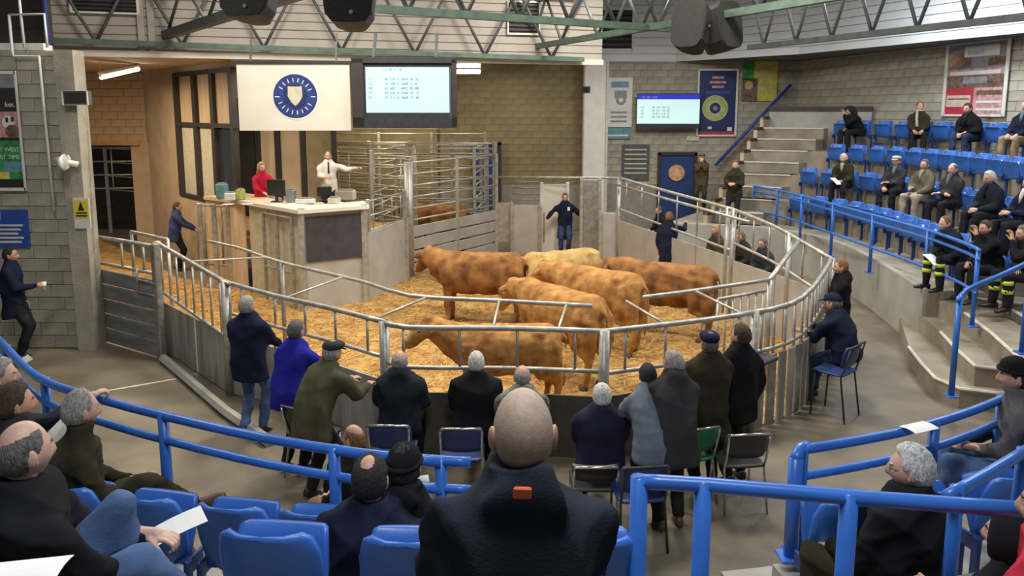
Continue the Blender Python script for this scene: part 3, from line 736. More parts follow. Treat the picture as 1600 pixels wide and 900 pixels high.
def place_seat(x, y, z, rz, label, folded=False, plate=False):
    if not seat_used[0]:
        t = proto; t.location = (x, y, z); t.rotation_euler = (0, 0, rz); t['label'] = label; seat_used[0] = True
    else: t = copy_tree(proto, (x, y, z), rz, label)
    ORG[t.name] = (x, y, z)
    if folded:
        for c in t.children:
            if c.name.startswith('seat_pan'): c.matrix_local = Matrix.Translation((0, -.13, .43)) @ Matrix.Rotation(1.28, 4, 'X') @ Matrix.Translation((0, .10, -.43))
    if plate:
        MB().rbox((0, -.205, .70), (.07, .012, .06), .003).build('number_plate', 'paper', t, False, True)
    return t
ORD = 'first second third fourth fifth sixth seventh eighth ninth tenth eleventh twelfth thirteenth fourteenth fifteenth sixteenth seventeenth eighteenth nineteenth twentieth'.split()
ROWNAME = ('front', 'second', 'third', 'top')
row_i = {}
for k in range(NR):
    off = k*ROWP+.50; z = 1+k*ROWR; i = .8 if k == 0 else .4; n = 0; last = None; L = []
    while i < (ST0-1.2 if k < 3 else ST0-2.0):
        p = tp(i, off)
        if last is None or (p-last).length >= .56:
            d = (CEN-p).normalized(); L.append((p, math.atan2(-d.x, d.y), d)); last = p; n += 1
        i += .05
    for j, (p, rz, d) in enumerate(L):
        place_seat(p.x-d.x*.06, p.y-d.y*.06, z, rz, 'folded blue seat, %s from the curved steps in the far stand %s row' % (ORD[j], ROWNAME[k]), True, (j*7+k*3) % 5 == 0)
    row_i[k] = L
def near_seat(a, row, label, folded=False):
    R = RF+.87*row+.1+.48; x, y = np_(a, R); place_seat(x, y, 1+.4*row, math.atan2(-(CC.x-x), CC.y-y), label, folded)
for k, a in enumerate((-.45, -.385, -.33, -.275, -.218, -.163, -.112, -.052, .0)):
    near_seat(a, 0, 'blue seat, %s from the wall side in the front row of the near left stand' % ORD[k])
for k, a in enumerate((-.098, -.04, .03)):
    near_seat(a, 1, 'blue seat, %s from the wall side in the second row of the near left stand' % ORD[k])
near_seat(.008, 2, 'blue seat under the foreground man in the black hooded jacket')
for k, a in enumerate((.20, .26, .32, .38, .44, .50)):
    near_seat(a, 0, 'blue seat, %s from the aisle in the front row of the near right stand' % ORD[k])
# ------------------------------------------------------------------ loose chairs
def chair(loc, rz, m, label, legs='chrome', seat_h=.46, back=.82):
    t = thing('stacking_chair', label, 'chair', loc, 'loose chairs round the ring', rz)
    R = []
    for z, y, hw in ((seat_h+.10, -.20, .19), (seat_h+.16, -.215, .215), (seat_h+.27, -.235, .22), (back-.03, -.26, .215), (back, -.265, .19)):
        xs = [-1, -.85, -.4, .4, .85, 1]
        R.append([V(hw*x, y+.05*abs(x)**3+.01, z) for x in xs]+[V(hw*x, y+.05*abs(x)**3-.01, z) for x in reversed(xs)])
    MB().loft(R).build('backrest', m, t, True, True)
    R = []
    for y, z, hw in ((-.20, .0, .19), (-.12, -.015, .21), (.08, -.012, .22), (.19, .0, .215), (.22, -.015, .20)):
        xs = [-1, -.85, -.4, .4, .85, 1]; R.append([V(hw*x, y, seat_h+z+.012*abs(x)+.01) for x in xs]+[V(hw*x, y, seat_h+z+.012*abs(x)-.01) for x in reversed(xs)])
    MB().loft(R).build('seat', m, t, True, True)
    for sx in (-1, 1):
        MB().tube([(sx*.21, .20, 0), (sx*.20, .17, seat_h-.02)], .012, 8).build('leg', legs, t, True, True)
        MB().tube([(sx*.215, -.25, 0), (sx*.20, -.16, seat_h-.02), (sx*.2, -.20, seat_h+.08), (sx*.205, -.262, back-.02)], .012, 8).build('leg', legs, t, True, True)
    MB().tube([(-.205, -.262, back-.02), (-.19, -.275, back+.012), (.19, -.275, back+.012), (.205, -.262, back-.02)], .012, 8).build('top_tube', legs, t, True, True)
    MB().tube([(-.205, .0, seat_h-.035), (.205, .0, seat_h-.035)], .01, 6).build('stretcher', legs, t, True, True)
    return t
# ------------------------------------------------------------------ posters, screens, fittings
class Board:
    """a flat rectangular sign on the wall line A-B given by its picture corners"""
    def __init__(s, name, label, cat, A, B, px0, py0, px1, py1, m, off=.06, th=.03, frame=None):
        s.A, s.B = A, B; u = V(B[0]-A[0], B[1]-A[1], 0).normalized(); n = V(u.y, -u.x, 0)
        A2, B2 = (A[0]+n.x*off, A[1]+n.y*off), (B[0]+n.x*off, B[1]+n.y*off)
        p, q = onw(px0, py0, A2, B2), onw(px1, py1, A2, B2); s.u, s.n = u, n; s.o = V(p.x, p.y, q.z); s.w = (V(q.x, q.y, 0)-V(p.x, p.y, 0)).dot(u); s.h = p.z-q.z
        s.t = thing(name, label, cat, tuple(s.o)); s.rz = math.atan2(u.y, u.x)
        s.rect(0, 0, 1, 1, m, 'panel', th=th, d=-th)
        if frame:
            for (x0, y0, x1, y1) in ((-.02, -.01, .03, 1.01), (.97, -.01, 1.02, 1.01), (0, -.012, 1, .015), (0, .985, 1, 1.012)): s.rect(x0, y0, x1, y1, frame, 'frame', th=.02, d=0)
        s.k = 0
    def P(s, x, y, d=0): return s.o+s.u*(x*s.w)+V(0, 0, (1-y)*s.h)+s.n*d
    def rect(s, x0, y0, x1, y1, m, name='print', th=.003, d=.002):
        c = s.P((x0+x1)/2, (y0+y1)/2, d+th/2); return MB().box(c, ((x1-x0)*s.w, th, (y1-y0)*s.h), s.rz).build(name, m, s.t)
    def disc(s, x, y, r, m, d=.004, name='roundel'): return MB().disc(s.P(x, y, d), r*s.w, s.n, .003, 36).build(name, m, s.t)
    def txt(s, st, x, y, size, m, d=.006, al='LEFT'): return text(st, 'lettering', s.t, s.P(x, y, d), size*s.h, m, s.u, s.n, al)
# sign above the rostrum
b = Board('emblem_board', 'large cream board with round navy crest hanging over the rostrum', 'sign', (-6, 14.5), (6, 14.9), 369, 98, 549, 204, 'off_white', 0, .06)
b.rect(0, -.02, 1, .01, 'dark_frame', 'top_trim', .03)
b.disc(.52, .50, .205, 'white_paint', .002); b.disc(.51, .49, .195, 'navy_print', .005); b.disc(.51, .49, .186, 'crest_blue', .007); b.disc(.51, .49, .105, 'navy_print', .010)
cx, cy = .51, .47
sh = [(-.062, -.125), (.062, -.125), (.066, .02), (.035, .11), (0, .165), (-.035, .11), (-.066, .02)]
MB().loft([[b.P(cx+x, cy+y, .014) for x, y in reversed(sh)], [b.P(cx+x, cy+y, .02) for x, y in reversed(sh)]]).build('shield', 'cream_print', b.t)
b.rect(.47, .32, .55, .345, 'dark_frame', 'shield_bar', .004, .02)
b.rect(.33, .49, .37, .505, 'white_paint', 'tick', .003, .011); b.rect(.65, .49, .69, .505, 'white_paint', 'tick', .003, .011)
for k in range(20):   # unreadable ring lettering: small marks
    a = 2*PI*k/20+.1
    if abs(math.cos(a)) > .93: continue
    c = b.P(.51+.145*math.cos(a), .49-.145*math.sin(a)*b.w/b.h, .012); MB().box(c, (.022, .004, .075), ax=Matrix.Rotation(b.rz, 3, 'Z') @ Matrix.Rotation(-(a-PI/2), 3, 'Y')).build('letter_mark', 'cream_print', b.t)
for x in (.12, .88): q = b.P(x, 0, -.03); MB().bar(q, q+V(0, .12, .55), .03).build('hanger', 'grey_steel', b.t)
# main screen
b = Board('display_screen', 'big black framed sale screen with pale blue page beside the crest board', 'screen', (-6, 14.35), (6, 14.75), 549, 92, 714, 198, 'black_plastic', 0, .22)
b.rect(.13, .12, .93, .79, 'screen', 'lit_page', .006); b.rect(.0, -.03, 1, .06, 'black_plastic', 'bezel', .05); b.rect(0, .86, 1, 1.02, 'black_plastic', 'bezel', .05); b.rect(0, .0, .11, 1, 'dark_frame', 'bezel', .05); b.rect(.955, 0, 1, 1, 'dark_frame', 'bezel', .05)
b.rect(.935, .14, .95, .95, 'grey_steel', 'cable_trim', .03)
def table(b, x0, y0, rows, cols, dx, dy, sz, heads=True):
    rr = random.Random(3)
    for i in range(rows):
        b.txt('%d' % rr.choice((101, 112, 127, 140)), b_x0, y0+dy*i, sz, 'screen_ink', .012)
        b.txt('  '.join(''.join(rr.choice('0123468') for _ in range(k)) for k in cols), x0, y0+dy*i, sz, 'screen_ink', .012)
for x in (.2, .8): q = b.P(x, 0, -.12); MB().bar(q, q+V(0, .3, .5), .05).build('hanger', 'grey_steel', b.t)
b_x0 = .145; table(b, .31, .31, 5, (2, 3, 1, 4, 2, 2), 0, .068, .052)
b.txt('10  00  11  00', .30, .17, .05, 'screen_ink', .012)
# second screen on the back wall
b = Board('display_screen', 'smaller wall screen with dark blue header on the back wall', 'screen', (3, 24.7), (9.1, 24.5), 996, 146, 1092, 201, 'black_plastic', .1, .12)
b.rect(0, .03, 1, .17, 'screen_blue', 'header'); b.rect(0, .17, 1, .86, 'screen_b', 'lit_page')
b.txt('12  04  110', .06, .145, .10, 'cream_print', .012)
for x in (.3, .7): q = b.P(x, .5, -.1); MB().bar(q, q+V(0, .25, 0), .08).build('bracket', 'grey_steel', b.t)
b_x0 = .05; table(b, .24, .42, 4, (2, 3, 3, 2), 0, .09, .075)
# posters
b = Board('poster', 'tall framed poster with cattle photo and green foot on the left wall', 'poster', *LW, -40, 113, 41, 296, 'dark_frame', .05, .03, 'white_paint')
b.rect(.0, .0, 1, .13, 'grey_print'); b.rect(0, .13, 1, .32, 'dark_frame'); b.txt('ket.', .93, .29, .06, 'white_paint', al='RIGHT'); b.rect(0, .33, 1, .55, 'pink_print'); b.disc(.72, .42, .16, 'white_paint'); b.disc(.80, .50, .17, 'brown_print', .006); b.rect(.66, .38, .72, .42, 'dark', 'print', .003, .009); b.rect(.80, .375, .86, .415, 'dark', 'print', .003, .009)
b.rect(0, .58, 1, .91, 'green_print'); b.txt('T WEST', .93, .67, .05, 'white_paint', al='RIGHT'); b.txt('ST TIME', .93, .735, .05, 'white_paint', al='RIGHT'); b.rect(.3, .85, .62, .91, 'yellow_print', d=.006); b.rect(.5, .76, 1, .85, 'teal_print', d=.006); b.rect(0, .92, 1, 1, 'dark')
b = Board('poster', 'blue notice board with white lettering low on the left wall', 'poster', *LW, -40, 328, 47, 387, 'blue_print', .05, .03)
b.rect(0, .05, .5, .25, 'pink_print')
for k in range(5): b.rect(.3+.07*(k % 2), .38+.11*k, .9-.05*(k % 3), .43+.11*k, 'white_paint', 'text_line')
b = Board('warning_sign', 'white and yellow warning sign with black triangle on the block pier', 'sign', (-10, 12.16), (-6.8, 12.16), 113, 309, 142, 357, 'white_paint', .03, .02)
b.rect(.05, .08, .95, .66, 'warn_yellow')
tri = [(.3, .42), (.5, .12), (.7, .42)]; MB().loft([[b.P(x, y, .006) for x, y in tri], [b.P(x, y, .009) for x, y in tri]]).build('triangle', 'dark', b.t)
for y in (.47, .56): b.rect(.15, y, .85, y+.05, 'dark', 'text_line', d=.005)
b = Board('floodlight', 'small wall floodlight with pale frame on the left pier', 'lamp', (-10, 12.1), (-6.8, 12.1), 97, 142, 138, 164, 'grey_steel', .06, .12, 'white_paint'); b.rect(.08, .12, .92, .88, 'dark_frame', 'glass')
b = Board('poster', 'tall white poster with dark crest beside the pillar on the back wall', 'poster', (3, 25), (9.1, 24.8), 949, 121, 987, 199, 'white_paint', .08, .03)
b.rect(.15, .08, .85, .2, 'teal_print'); b.rect(.3, .26, .78, .42, 'grey_print'); b.disc(.55, .45, .2, 'grey_print'); b.disc(.55, .45, .09, 'white_paint', .006)
for k in range(3): b.rect(.15, .68+.09*k, .8, .72+.09*k, 'grey_print', 'text_line')
b = Board('poster', 'teal strip notice under the white crest poster', 'poster', (3, 25), (9.1, 24.8), 946, 200, 985, 217, 'teal_print', .08, .03); b.rect(.1, .6, .9, .75, 'white_paint', 'text_line')
b = Board('banner', 'dark blue banner with pale green ring emblem and red foot', 'banner', (3, 25), (9.1, 24.8), 1092, 109, 1149, 212, 'navy_print', .08, .03, 'white_paint')
for y, wd in ((.10, .3), (.17, .42), (.24, .3)): b.rect(.5-wd/2, y, .5+wd/2, y+.035, 'pink_print', 'text_line')
b.rect(.2, .32, .8, .36, 'blue_print', 'text_line')
b.disc(.45, .58, .33, 'cream_print'); b.disc(.45, .58, .31, 'lime_print', .006); b.disc(.45, .58, .19, 'cream_print', .009); b.disc(.45, .58, .14, 'navy_print', .012); b.disc(.45, .58, .06, 'grey_print', .015)
b.rect(.28, .86, .38, .9, 'white_paint'); b.rect(.78, .87, .9, .93, 'white_paint'); b.rect(0, .94, 1, 1.0, 'red_print')
b = Board('banner', 'yellow poster with dark photo corner high beside the blue banner', 'banner', (3, 25), (9.1, 24.8), 1161, 93, 1213, 158, 'yellow_print', .08, .03)
b.rect(0, 0, .33, .5, 'green_print'); b.rect(0, .45, .45, 1, 'brown_print'); b.disc(.2, .62, .12, 'orange_print')
for k in range(5): b.rect(.42, .2+.13*k, .9, .24+.13*k, 'cream_print', 'text_line')
b = Board('banner', 'large red and pink cattle banner on the right block wall', 'banner', *RW, 1482, 70, 1568, 181, 'pink_print', .08, .03, 'white_paint')
b.rect(0, 0, 1, .36, 'grey_print'); b.rect(.05, .14, .42, .36, 'orange_print'); b.rect(.3, .06, .86, .2, 'white_paint', d=.006); b.txt('Ireland', .36, .175, .10, 'teal_print', .01); b.rect(.7, .22, .98, .33, 'brown_print', d=.006)
b.rect(.08, .39, .9, .44, 'white_paint', d=.006); b.rect(0, .45, 1, .62, 'brown_print'); b.rect(.3, .47, .7, .56, 'grey_print', d=.006); b.rect(0, .62, .5, 1, 'red_print'); b.rect(.05, .72, .46, .88, 'cream_print', d=.006); b.rect(.07, .76, .44, .78, 'red_print', d=.009); b.rect(.55, .66, .95, .72, 'brown_print'); b.rect(.55, .80, .95, .83, 'white_paint'); b.rect(.55, .9, .95, .93, 'white_paint')
# notice and box by the blue door
b = Board('notice_sheet', 'pale grey notice sheet beside the blue door on the back wall', 'notice', (3, 25), (9.1, 24.8), 972, 226, 1014, 282, 'grey_steel', .06, .02)
for k in range(6): b.rect(.1, .12+.13*k, .9, .16+.13*k, 'cream_print', 'text_line')
b = Board('exit_sign', 'small pale green lit sign under the blue banner', 'sign', (3, 25), (9.1, 24.8), 1073, 213, 1092, 220, 'cream_print', .06, .04)
b = Board('wall_box', 'small dark sensor box on the white pillar', 'box', (2, 24.36), (4, 24.36), 908, 135, 922, 145, 'black_plastic', .03, .08); b.rect(.2, .2, .8, .8, 'dark', 'lens')
# upper left dark control window, vents
b = Board('window_2', None, None, (-10.5, 12.6), (-6, 12.6), -40, -30, 79, 71, 'dark', 0, .1); b.t['kind'] = 'structure'; b.rect(.97, 0, 1.0, 1, 'blue_dark', 'side_trim', .06); b.rect(0, .98, 1, 1.09, 'white_paint', 'sill', .25, -.05)
wc = thing('white_conduit', 'white conduit pipe running down the left wall from the dark window', 'pipe', (-7.5, 12.2, 0))
q = lambda px, py: ay(px, py, 12.18)
MB().tube([q(14, 23), q(19, 80), q(21, 88), q(61, 88), q(66, 140), q(84, 330)], .022, 6).build('pipe', 'white_paint', wc, True)
MB().tube([q(14, 23), q(69, 22), q(74, 74)], .02, 6).build('pipe', 'white_paint', wc, True); MB().tube([q(29, -10), q(38, 74)], .02, 6).build('pipe', 'white_paint', wc, True)
hs = thing('horn_speaker', 'white horn loudspeaker on a bracket low on the left pier', 'speaker', tuple(ay(95, 252, 12.0)))
p = ay(88, 250, 12.0); MB().tube([p, p+V(.1, -.04, -.02), p+V(.16, -.06, -.03), p+V(.17, -.06, -.03)], [.05, .07, .13, .12], 14).build('horn', 'white_paint', hs, True)
MB().tube([p+V(0, 0, 0), p+V(.28, .1, -.08)], .05, 10).build('driver', 'white_paint', hs, True); MB().bar(p+V(.02, .02, 0), p+V(.02, .25, 0), .04).build('bracket', 'grey_steel', hs)
def vent(px0, py0, px1, py1, A, B, label):
    b = Board('louvre_vent', label, 'vent', A, B, px0, py0, px1, py1, 'dark', .03, .04)
    for (x0, y0, x1, y1) in ((-.02, -.02, .02, 1.02), (.98, -.02, 1.02, 1.02), (0, -.02, 1, .03), (0, .97, 1, 1.03)): b.rect(x0, y0, x1, y1, 'white_paint', 'frame', .05, 0)
    for k in range(7): b.rect(.02, .06+.13*k, .98, .12+.13*k, 'dark_frame', 'louvre', .03)
vent(108, -30, 217, 22, *SB, 'dark louvred vent in the boarded wall above the left passage')
vent(793, 2, 842, 54, *SB, 'dark louvred vent in the boarded wall above the brown block wall')
vent(928, 14, 988, 78, (2.0, 24.9), (5.2, 24.9), 'tall dark louvred vent in the white boarded corner')
for px in (222, 238): p = onw(px, 40, *SB); MB().box((p.x, p.y-.04, 5.95), (.12, .08, 1.9), .28).build('trim_3', 'siding')['kind'] = 'structure'
# ------------------------------------------------------------------ roof trusses
def truss(label, A, B, h, n, m='green_steel', r=.055, r2=.032, top=True):
    A, B = Vector(A), Vector(B); t = thing('roof_truss', label, 'truss', tuple(A), 'steel roof trusses')
    MB().bar(A, B, r*2, r*2).build('bottom_chord', m, t)
    if top: MB().bar(A+V(0, 0, h), B+V(0, 0, h), r*2, r*2).build('top_chord', m, t)
    for k in range(n):
        a, b_, c = A.lerp(B, k/n), A.lerp(B, (k+.5)/n), A.lerp(B, (k+1)/n)
        MB().tube([a+V(0, 0, h), b_], r2, 6).build('web', 'grey_steel', t, True); MB().tube([b_, c+V(0, 0, h)], r2, 6).build('web', 'grey_steel', t, True)
    return t
ZT_ = 5.3
truss('green steel truss along the boarded wall over the rostrum', onw(80, 63, (SB[0][0], SB[0][1]-.25), (SB[1][0], SB[1][1]-.25)), onw(912, 93, (SB[0][0], SB[0][1]-.25), (SB[1][0], SB[1][1]-.25)), 1.4, 7, r=.05)
truss('green steel truss crossing above the back of the ring to the twin speakers', at(590, 14, ZT_), at(1060, 46, ZT_), .9, 6)
truss('long green steel truss rising towards the camera on the right of centre', at(770, 84, ZT_), at(1400, -22, ZT_), 1.0, 8)
truss('dark steel truss under the right roof edge', at(1170, 74, ZT_), at(1660, 20, ZT_), 1.25, 7, 'grey_steel')
truss('thick grey rafter leaving the left truss joint', at(236, 62, 5.35), at(470, -12, 5.35), .8, 3, 'grey_steel', .075)
# speakers
def speaker(label, px, py, y, wd, ht, m, rz, tilt=.14, star=True):
    c = ay(px, py, y); t = thing('loudspeaker', label, 'speaker', tuple(c), 'hanging loudspeakers'); R = []
    ax = Matrix.Rotation(rz, 3, 'Z') @ Matrix.Rotation(-tilt, 3, 'X')
    for yy, k in ((-.22, .94), (-.2, 1), (.1, .92), (.25, .62), (.26, .58)):
        ring = []
        for i in range(20):
            a = 2*PI*i/20; cx_, sx_ = math.cos(a), math.sin(a); f = (abs(cx_)**5+abs(sx_)**5)**(-.2)
            ring.append(c+ax @ V(cx_*f*wd/2*k*(1-.10*(sx_*f < 0)*abs(sx_)), yy, sx_*f*ht/2*(.94+.06*k)))
        R.append(ring)
    MB().loft(R).build('cabinet', m, t); MB().loft([[v+ax @ V(0, -.012, 0) for v in R[0]], [c+(v-c)*.97+ax @ V(0, -.02, 0) for v in R[0]]]).build('grille', 'speaker_cloth' if m != 'speaker_cloth' else m, t)
    if star: MB().disc(c+ax @ V(.03, -.235, -ht*.35), .022, ax @ V(0, -1, 0), .006, 12).build('badge', 'chrome', t)
    MB().tube([c+V(0, .05, ht*.3), c+V(0, .05, ht*.3+1.0)], .02, 6).build('hanger', 'grey_steel', t, True); MB().bar(c+ax @ V(-wd*.52, 0, 0), c+ax @ V(wd*.52, 0, 0), .03).build('yoke', 'grey_steel', t)
speaker('black loudspeaker hanging above the crest board, cut by the top edge', 393, -16, 9.0, .60, .70, 'black_plastic', -.1)
speaker('second black loudspeaker hanging beside the big screen, cut by the top edge', 549, -8, 8.6, .56, .70, 'black_plastic', .05)
speaker('dark cloth fronted loudspeaker of the twin pair, left one', 1082, 42, 11.6, .52, .72, 'speaker_cloth', -.55, .2, False)
speaker('dark cloth fronted loudspeaker of the twin pair, right one', 1126, 44, 11.9, .46, .70, 'speaker_cloth', .5, .2, False)
# tube lamps
def tube_lamp(label, p, q, r=.045):
    p, q = Vector(p), Vector(q); t = thing('tube_lamp', label, 'lamp', tuple(p)); MB().bar(p+V(0, 0, .09), q+V(0, 0, .09), .14, .05).build('housing', 'white_paint', t); MB().tube([p, q], r, 8).build('tube', 'lamp', t, True)
    for e in (p, q): MB().box(e+V(0, 0, .05), (.05, .05, .1)).build('end_cap', 'white_paint', t); MB().tube([e+V(0, 0, .1), (e.x, e.y, 4.97 if e.x < -7 else 5.62)], .01, 6).build('drop_rod', 'white_paint', t)
tube_lamp('bright tube lamp under the passage ceiling', ay(158, 121, 16.5), ay(216, 108, 18.0))
for k, py in enumerate((103, 112)): tube_lamp(('upper' if k == 0 else 'lower')+' tube of the bright lamp pair beside the big screen', ay(714, py, 22.5), ay(750, py, 22.5), .06)
tube_lamp('lamp tube over the race hidden by the big screen', (-4.6, 23.2, 4.3), (-2.6, 23.2, 4.3))
lamp('passage_lamp', (-9.6, 17.6, 4.6), .5, 150, (1, .78, .5)); lamp('race_lamp', (-4.0, 22.2, 4.6), 1.0, 170, (1, .82, .52)); lamp('race_far_lamp', (-8.6, 15.4, 4.5), .4, 28, (1, .75, .45)); lamp('rostrum_lamp', (-5.0, 17.2, 4.8), .8, 70, (1, .86, .66)); lamp('back_lamp', (0.0, 22.8, 5.2), .8, 60, (1, .92, .75))
lamp('cabin_lamp', (-8.0, 15.6, 4.7), .6, 85, (1, .8, .55))
# ------------------------------------------------------------------ desk clutter on the rostrum
def simple(name, label, cat, mb, m, group=None, smooth=False): o = mb.build(name, m, None, smooth); return tag(o, label, cat, group)
mo = thing('monitor', 'black monitor seen from behind beside the woman in red', 'monitor', tuple(at(432, 316, 2.02)))
p = at(432, 316, 2.02); MB().rbox(p+V(0, .02, .30), (.42, .05, .34), .012, -.3).build('screen_shell', 'black_plastic', mo); MB().rbox(p+V(0, .03, .08), (.06, .05, .16), .01).build('neck', 'black_plastic', mo); MB().rbox(p+V(0, .03, .012), (.22, .16, .02), .005).build('foot', 'black_plastic', mo)
mo = thing('monitor', 'second slimmer black monitor in front of the white coat', 'monitor', tuple(at(507, 306, 2.02)))
p = at(507, 314, 2.02); MB().rbox(p+V(0, .02, .20), (.30, .05, .2), .012, .2).build('screen_shell', 'black_plastic', mo); MB().rbox(p+V(0, .03, .06), (.05, .05, .12), .01).build('neck', 'black_plastic', mo); MB().rbox(p+V(0, .03, .012), (.2, .14, .02), .005).build('foot', 'black_plastic', mo)
for k, (px, py, w_, h_, m_, lb_) in enumerate(((455, 316, .16, .26, 'grey_print', 'grey printer box on the rostrum desk'), (477, 318, .36, .10, 'white_paint', 'low white desk box in the middle of the rostrum desk'), (540, 312, .40, .2, 'off_white', 'cream file box at the ring end of the rostrum desk'), (522, 318, .20, .12, 'cream_print', 'small pale carton between the slim monitor and the cream file box'), (360, 313, .2, .16, 'paper', 'white box at the cabin end of the rostrum desk'), (376, 312, .12, .22, 'lime_print', 'pale green bottle box near the woman in red'), (347, 309, .2, .3, 'teal_print', 'dark teal bin beside the cabin window'))):
    p = at(px, py, 2.02); t = thing('desk_box', lb_, 'box', tuple(p), 'clutter on the rostrum desk'); MB().rbox(p+V(0, .02, h_/2), (w_, .22, h_), .015, rnd.uniform(-.3, .3)).build('carton', m_, t); MB().rbox(p+V(0, .02, h_+.012), (w_*.8, .16, .02), .005).build('lid', 'grey_print', t)
for k in range(6):
    p = at(358+k*34+rnd.uniform(-6, 6), 319-k*.4, 2.025); simple('paper_sheet', 'loose paper on the rostrum desk, %s from the cabin end' % ORD[k], 'paper', MB().rbox(p, (.21, .15, .006), .002, rnd.uniform(-1, 1)), 'paper', 'papers on the rostrum desk')
# ------------------------------------------------------------------ people
def pj(p):
    z = p[2]-CAMH; f = p[1]*_c-z*_s; u = p[1]*_s+z*_c
    return CX+FPX*p[0]/f, CY-FPX*u/f
def gss(x, s): return math.exp(-(x/s)**2)
def sst(a, b, x): t = max(0, min(1, (x-a)/(b-a))); return t*t*(3-2*t)
HN, HM = 40, 26
def head_grid():
    V_ = []
    for i in range(HM+1):
        ph = PI*i/HM; row = []
        for k in range(HN):
            u = -1+2*k/HN; th = PI*(.42*u+.58*u**3)          # 0 = face, denser there
            nx, ny, nz = math.sin(ph)*math.sin(th), math.sin(ph)*math.cos(th), math.cos(ph)
            x, y, z = .077*nx, .098*ny, .120*nz
            j = sst(.015, .125, -z)
            x *= 1-.30*j
            if y > 0: y *= 1-.10*j; y -= .006*sst(.2, .9, ny)*sst(-.02, .06, z)
            else: y *= 1-.42*j
            if y > 0:
                f = sst(.0, .5, ny)
                y += f*(.004*gss(z-.024, .012)*gss(x, .05) - .011*(gss(x-.031, .014)+gss(x+.031, .014))*gss(z-.002, .014))
                nb = sst(.016, -.034, z)*sst(-.056, -.040, z)
                y += f*(.024*nb+.006*gss(z-.004, .02))*gss(x, .0075+.006*nb)
                y += f*(.006*gss(z+.066, .013)*gss(x, .024) - .006*gss(z+.0665, .0035)*gss(x, .024))
                y += f*(.008*gss(z+.104, .014)*gss(x, .02)-.003*gss(z+.086, .006)*gss(x, .02)+.004*(gss(x-.045, .018)+gss(x+.045, .018))*gss(z+.03, .02))
            row.append((x, y, z))
        V_.append(row)
    return V_
HG = head_grid()
def head_mb():
    """returns verts, faces, material index (0 skin 1 eye white 2 iris 3 lips)"""
    vs = []; fs = []; mi = []
    for row in HG: vs += row
    for i in range(HM):
        for k in range(HN):
            l = (k+1) % HN; a, b, c, d = i*HN+k, i*HN+l, (i+1)*HN+l, (i+1)*HN+k
            fs.append((a, d, c, b)); cx = sum(vs[q][0] for q in (a, b, c, d))/4; cz = sum(vs[q][2] for q in (a, b, c, d))/4; cy = vs[a][1]
            mi.append(3 if (cy > .06 and abs(cx) < .024 and abs(cz+.066) < .010) else 0)
    def add(mb, m):
        n = len(vs); vs.extend(mb.v); fs.extend([tuple(q+n for q in f) for f in mb.f]); mi.extend([m]*len(mb.f))
    for s in (-1, 1):
        add(MB().ell((s*.031, .0735, .001), (.0125, .0125, .0105), 10, 8), 1); add(MB().ell((s*.031, .0830, .001), (.0055, .004, .0055), 8, 6), 2)
        ax = Matrix.Rotation(s*-.35, 3, 'Z')
        add(MB().ell((s*.080, -.012, -.004), (.010, .021, .034), 10, 8, ax), 0); add(MB().ell((s*.077, .000, -.026), (.008, .012, .014), 8, 6, ax), 0)
    return vs, fs, mi
HEAD = head_mb()
def hair_mb(style, seed=0):
    r = random.Random(seed); mb = MB(); idx = {}
    def mask(x, y, z):
        a = math.degrees(math.atan2(abs(x), y))          # 0 face .. 180 back
        line = .078 if a < 42 else (.078+(.012-.078)*sst(42, 78, a) if a < 78 else (.012+(-.070-.012)*sst(82, 125, a)))
        if style == 'long': line = .078 if a < 40 else (.078+(-.11-.078)*sst(40, 75, a) if a < 90 else -.125)
        if style == 'receding' and a < 80: line += .028*sst(60, 30, a)
        m = sst(-.004, .014, z-line)
        if style == 'spot': m *= sst(.8, 1.3, math.hypot(x/.038, (y+.03)/.045)) if z > .06 else 1
        if style in ('bald', 'ring'): m *= sst(.85, 1.15, math.hypot(x/.062, (y+.012)/.083)+max(0, (.05-z)*14)) if z > 0 else 1
        if style == 'ring' and a < 70: m *= .0 if z > .05 else 1
        return m
    th = {'short': .011, 'thick': .015, 'long': .022, 'bald': .008, 'ring': .009, 'stubble': .0025, 'receding': .011, 'spot': .010}[style]
    M_ = [[mask(*HG[i][k]) for k in range(HN)] for i in range(HM+1)]
    for i in range(HM+1):
        for k in range(HN):
            x, y, z = HG[i][k]; n = Vector((x/.077**2, y/.098**2, z/.12**2)).normalized()
            t = (th+(r.uniform(-.15, .3)*th if style != 'stubble' else 0))*M_[i][k]-.001*(M_[i][k] < .05)
            mb.v.append(tuple(Vector((x, y, z))+n*t))
    for i in range(HM):
        for k in range(HN):
            l = (k+1) % HN
            if max(M_[i][k], M_[i][l], M_[i+1][l], M_[i+1][k]) > .25: mb.f.append((i*HN+k, (i+1)*HN+k, (i+1)*HN+l, i*HN+l))
    for s in (-1, 1):
        ax = Matrix.Rotation(s*-.35, 3, 'Z'); mb.ell((s*.032, .089, .024), (.017, .005, .0045), 8, 6, ax)
    if style == 'long':
        for s in (-1, 1): mb.limb([(s*.07, -.02, .0), (s*.082, -.03, -.10), (s*.075, -.03, -.20)], (.03, .035, .02), 8)
        mb.limb([(0, -.085, .02), (0, -.095, -.1), (0, -.09, -.22)], (.07, .065, .04), 10)
    used = sorted({q for f in mb.f for q in f}); re_ = {q: i for i, q in enumerate(used)}; o = MB(); o.v = [mb.v[q] for q in used]; o.f = [tuple(re_[q] for q in f) for f in mb.f]
    return o
HAIR = {}
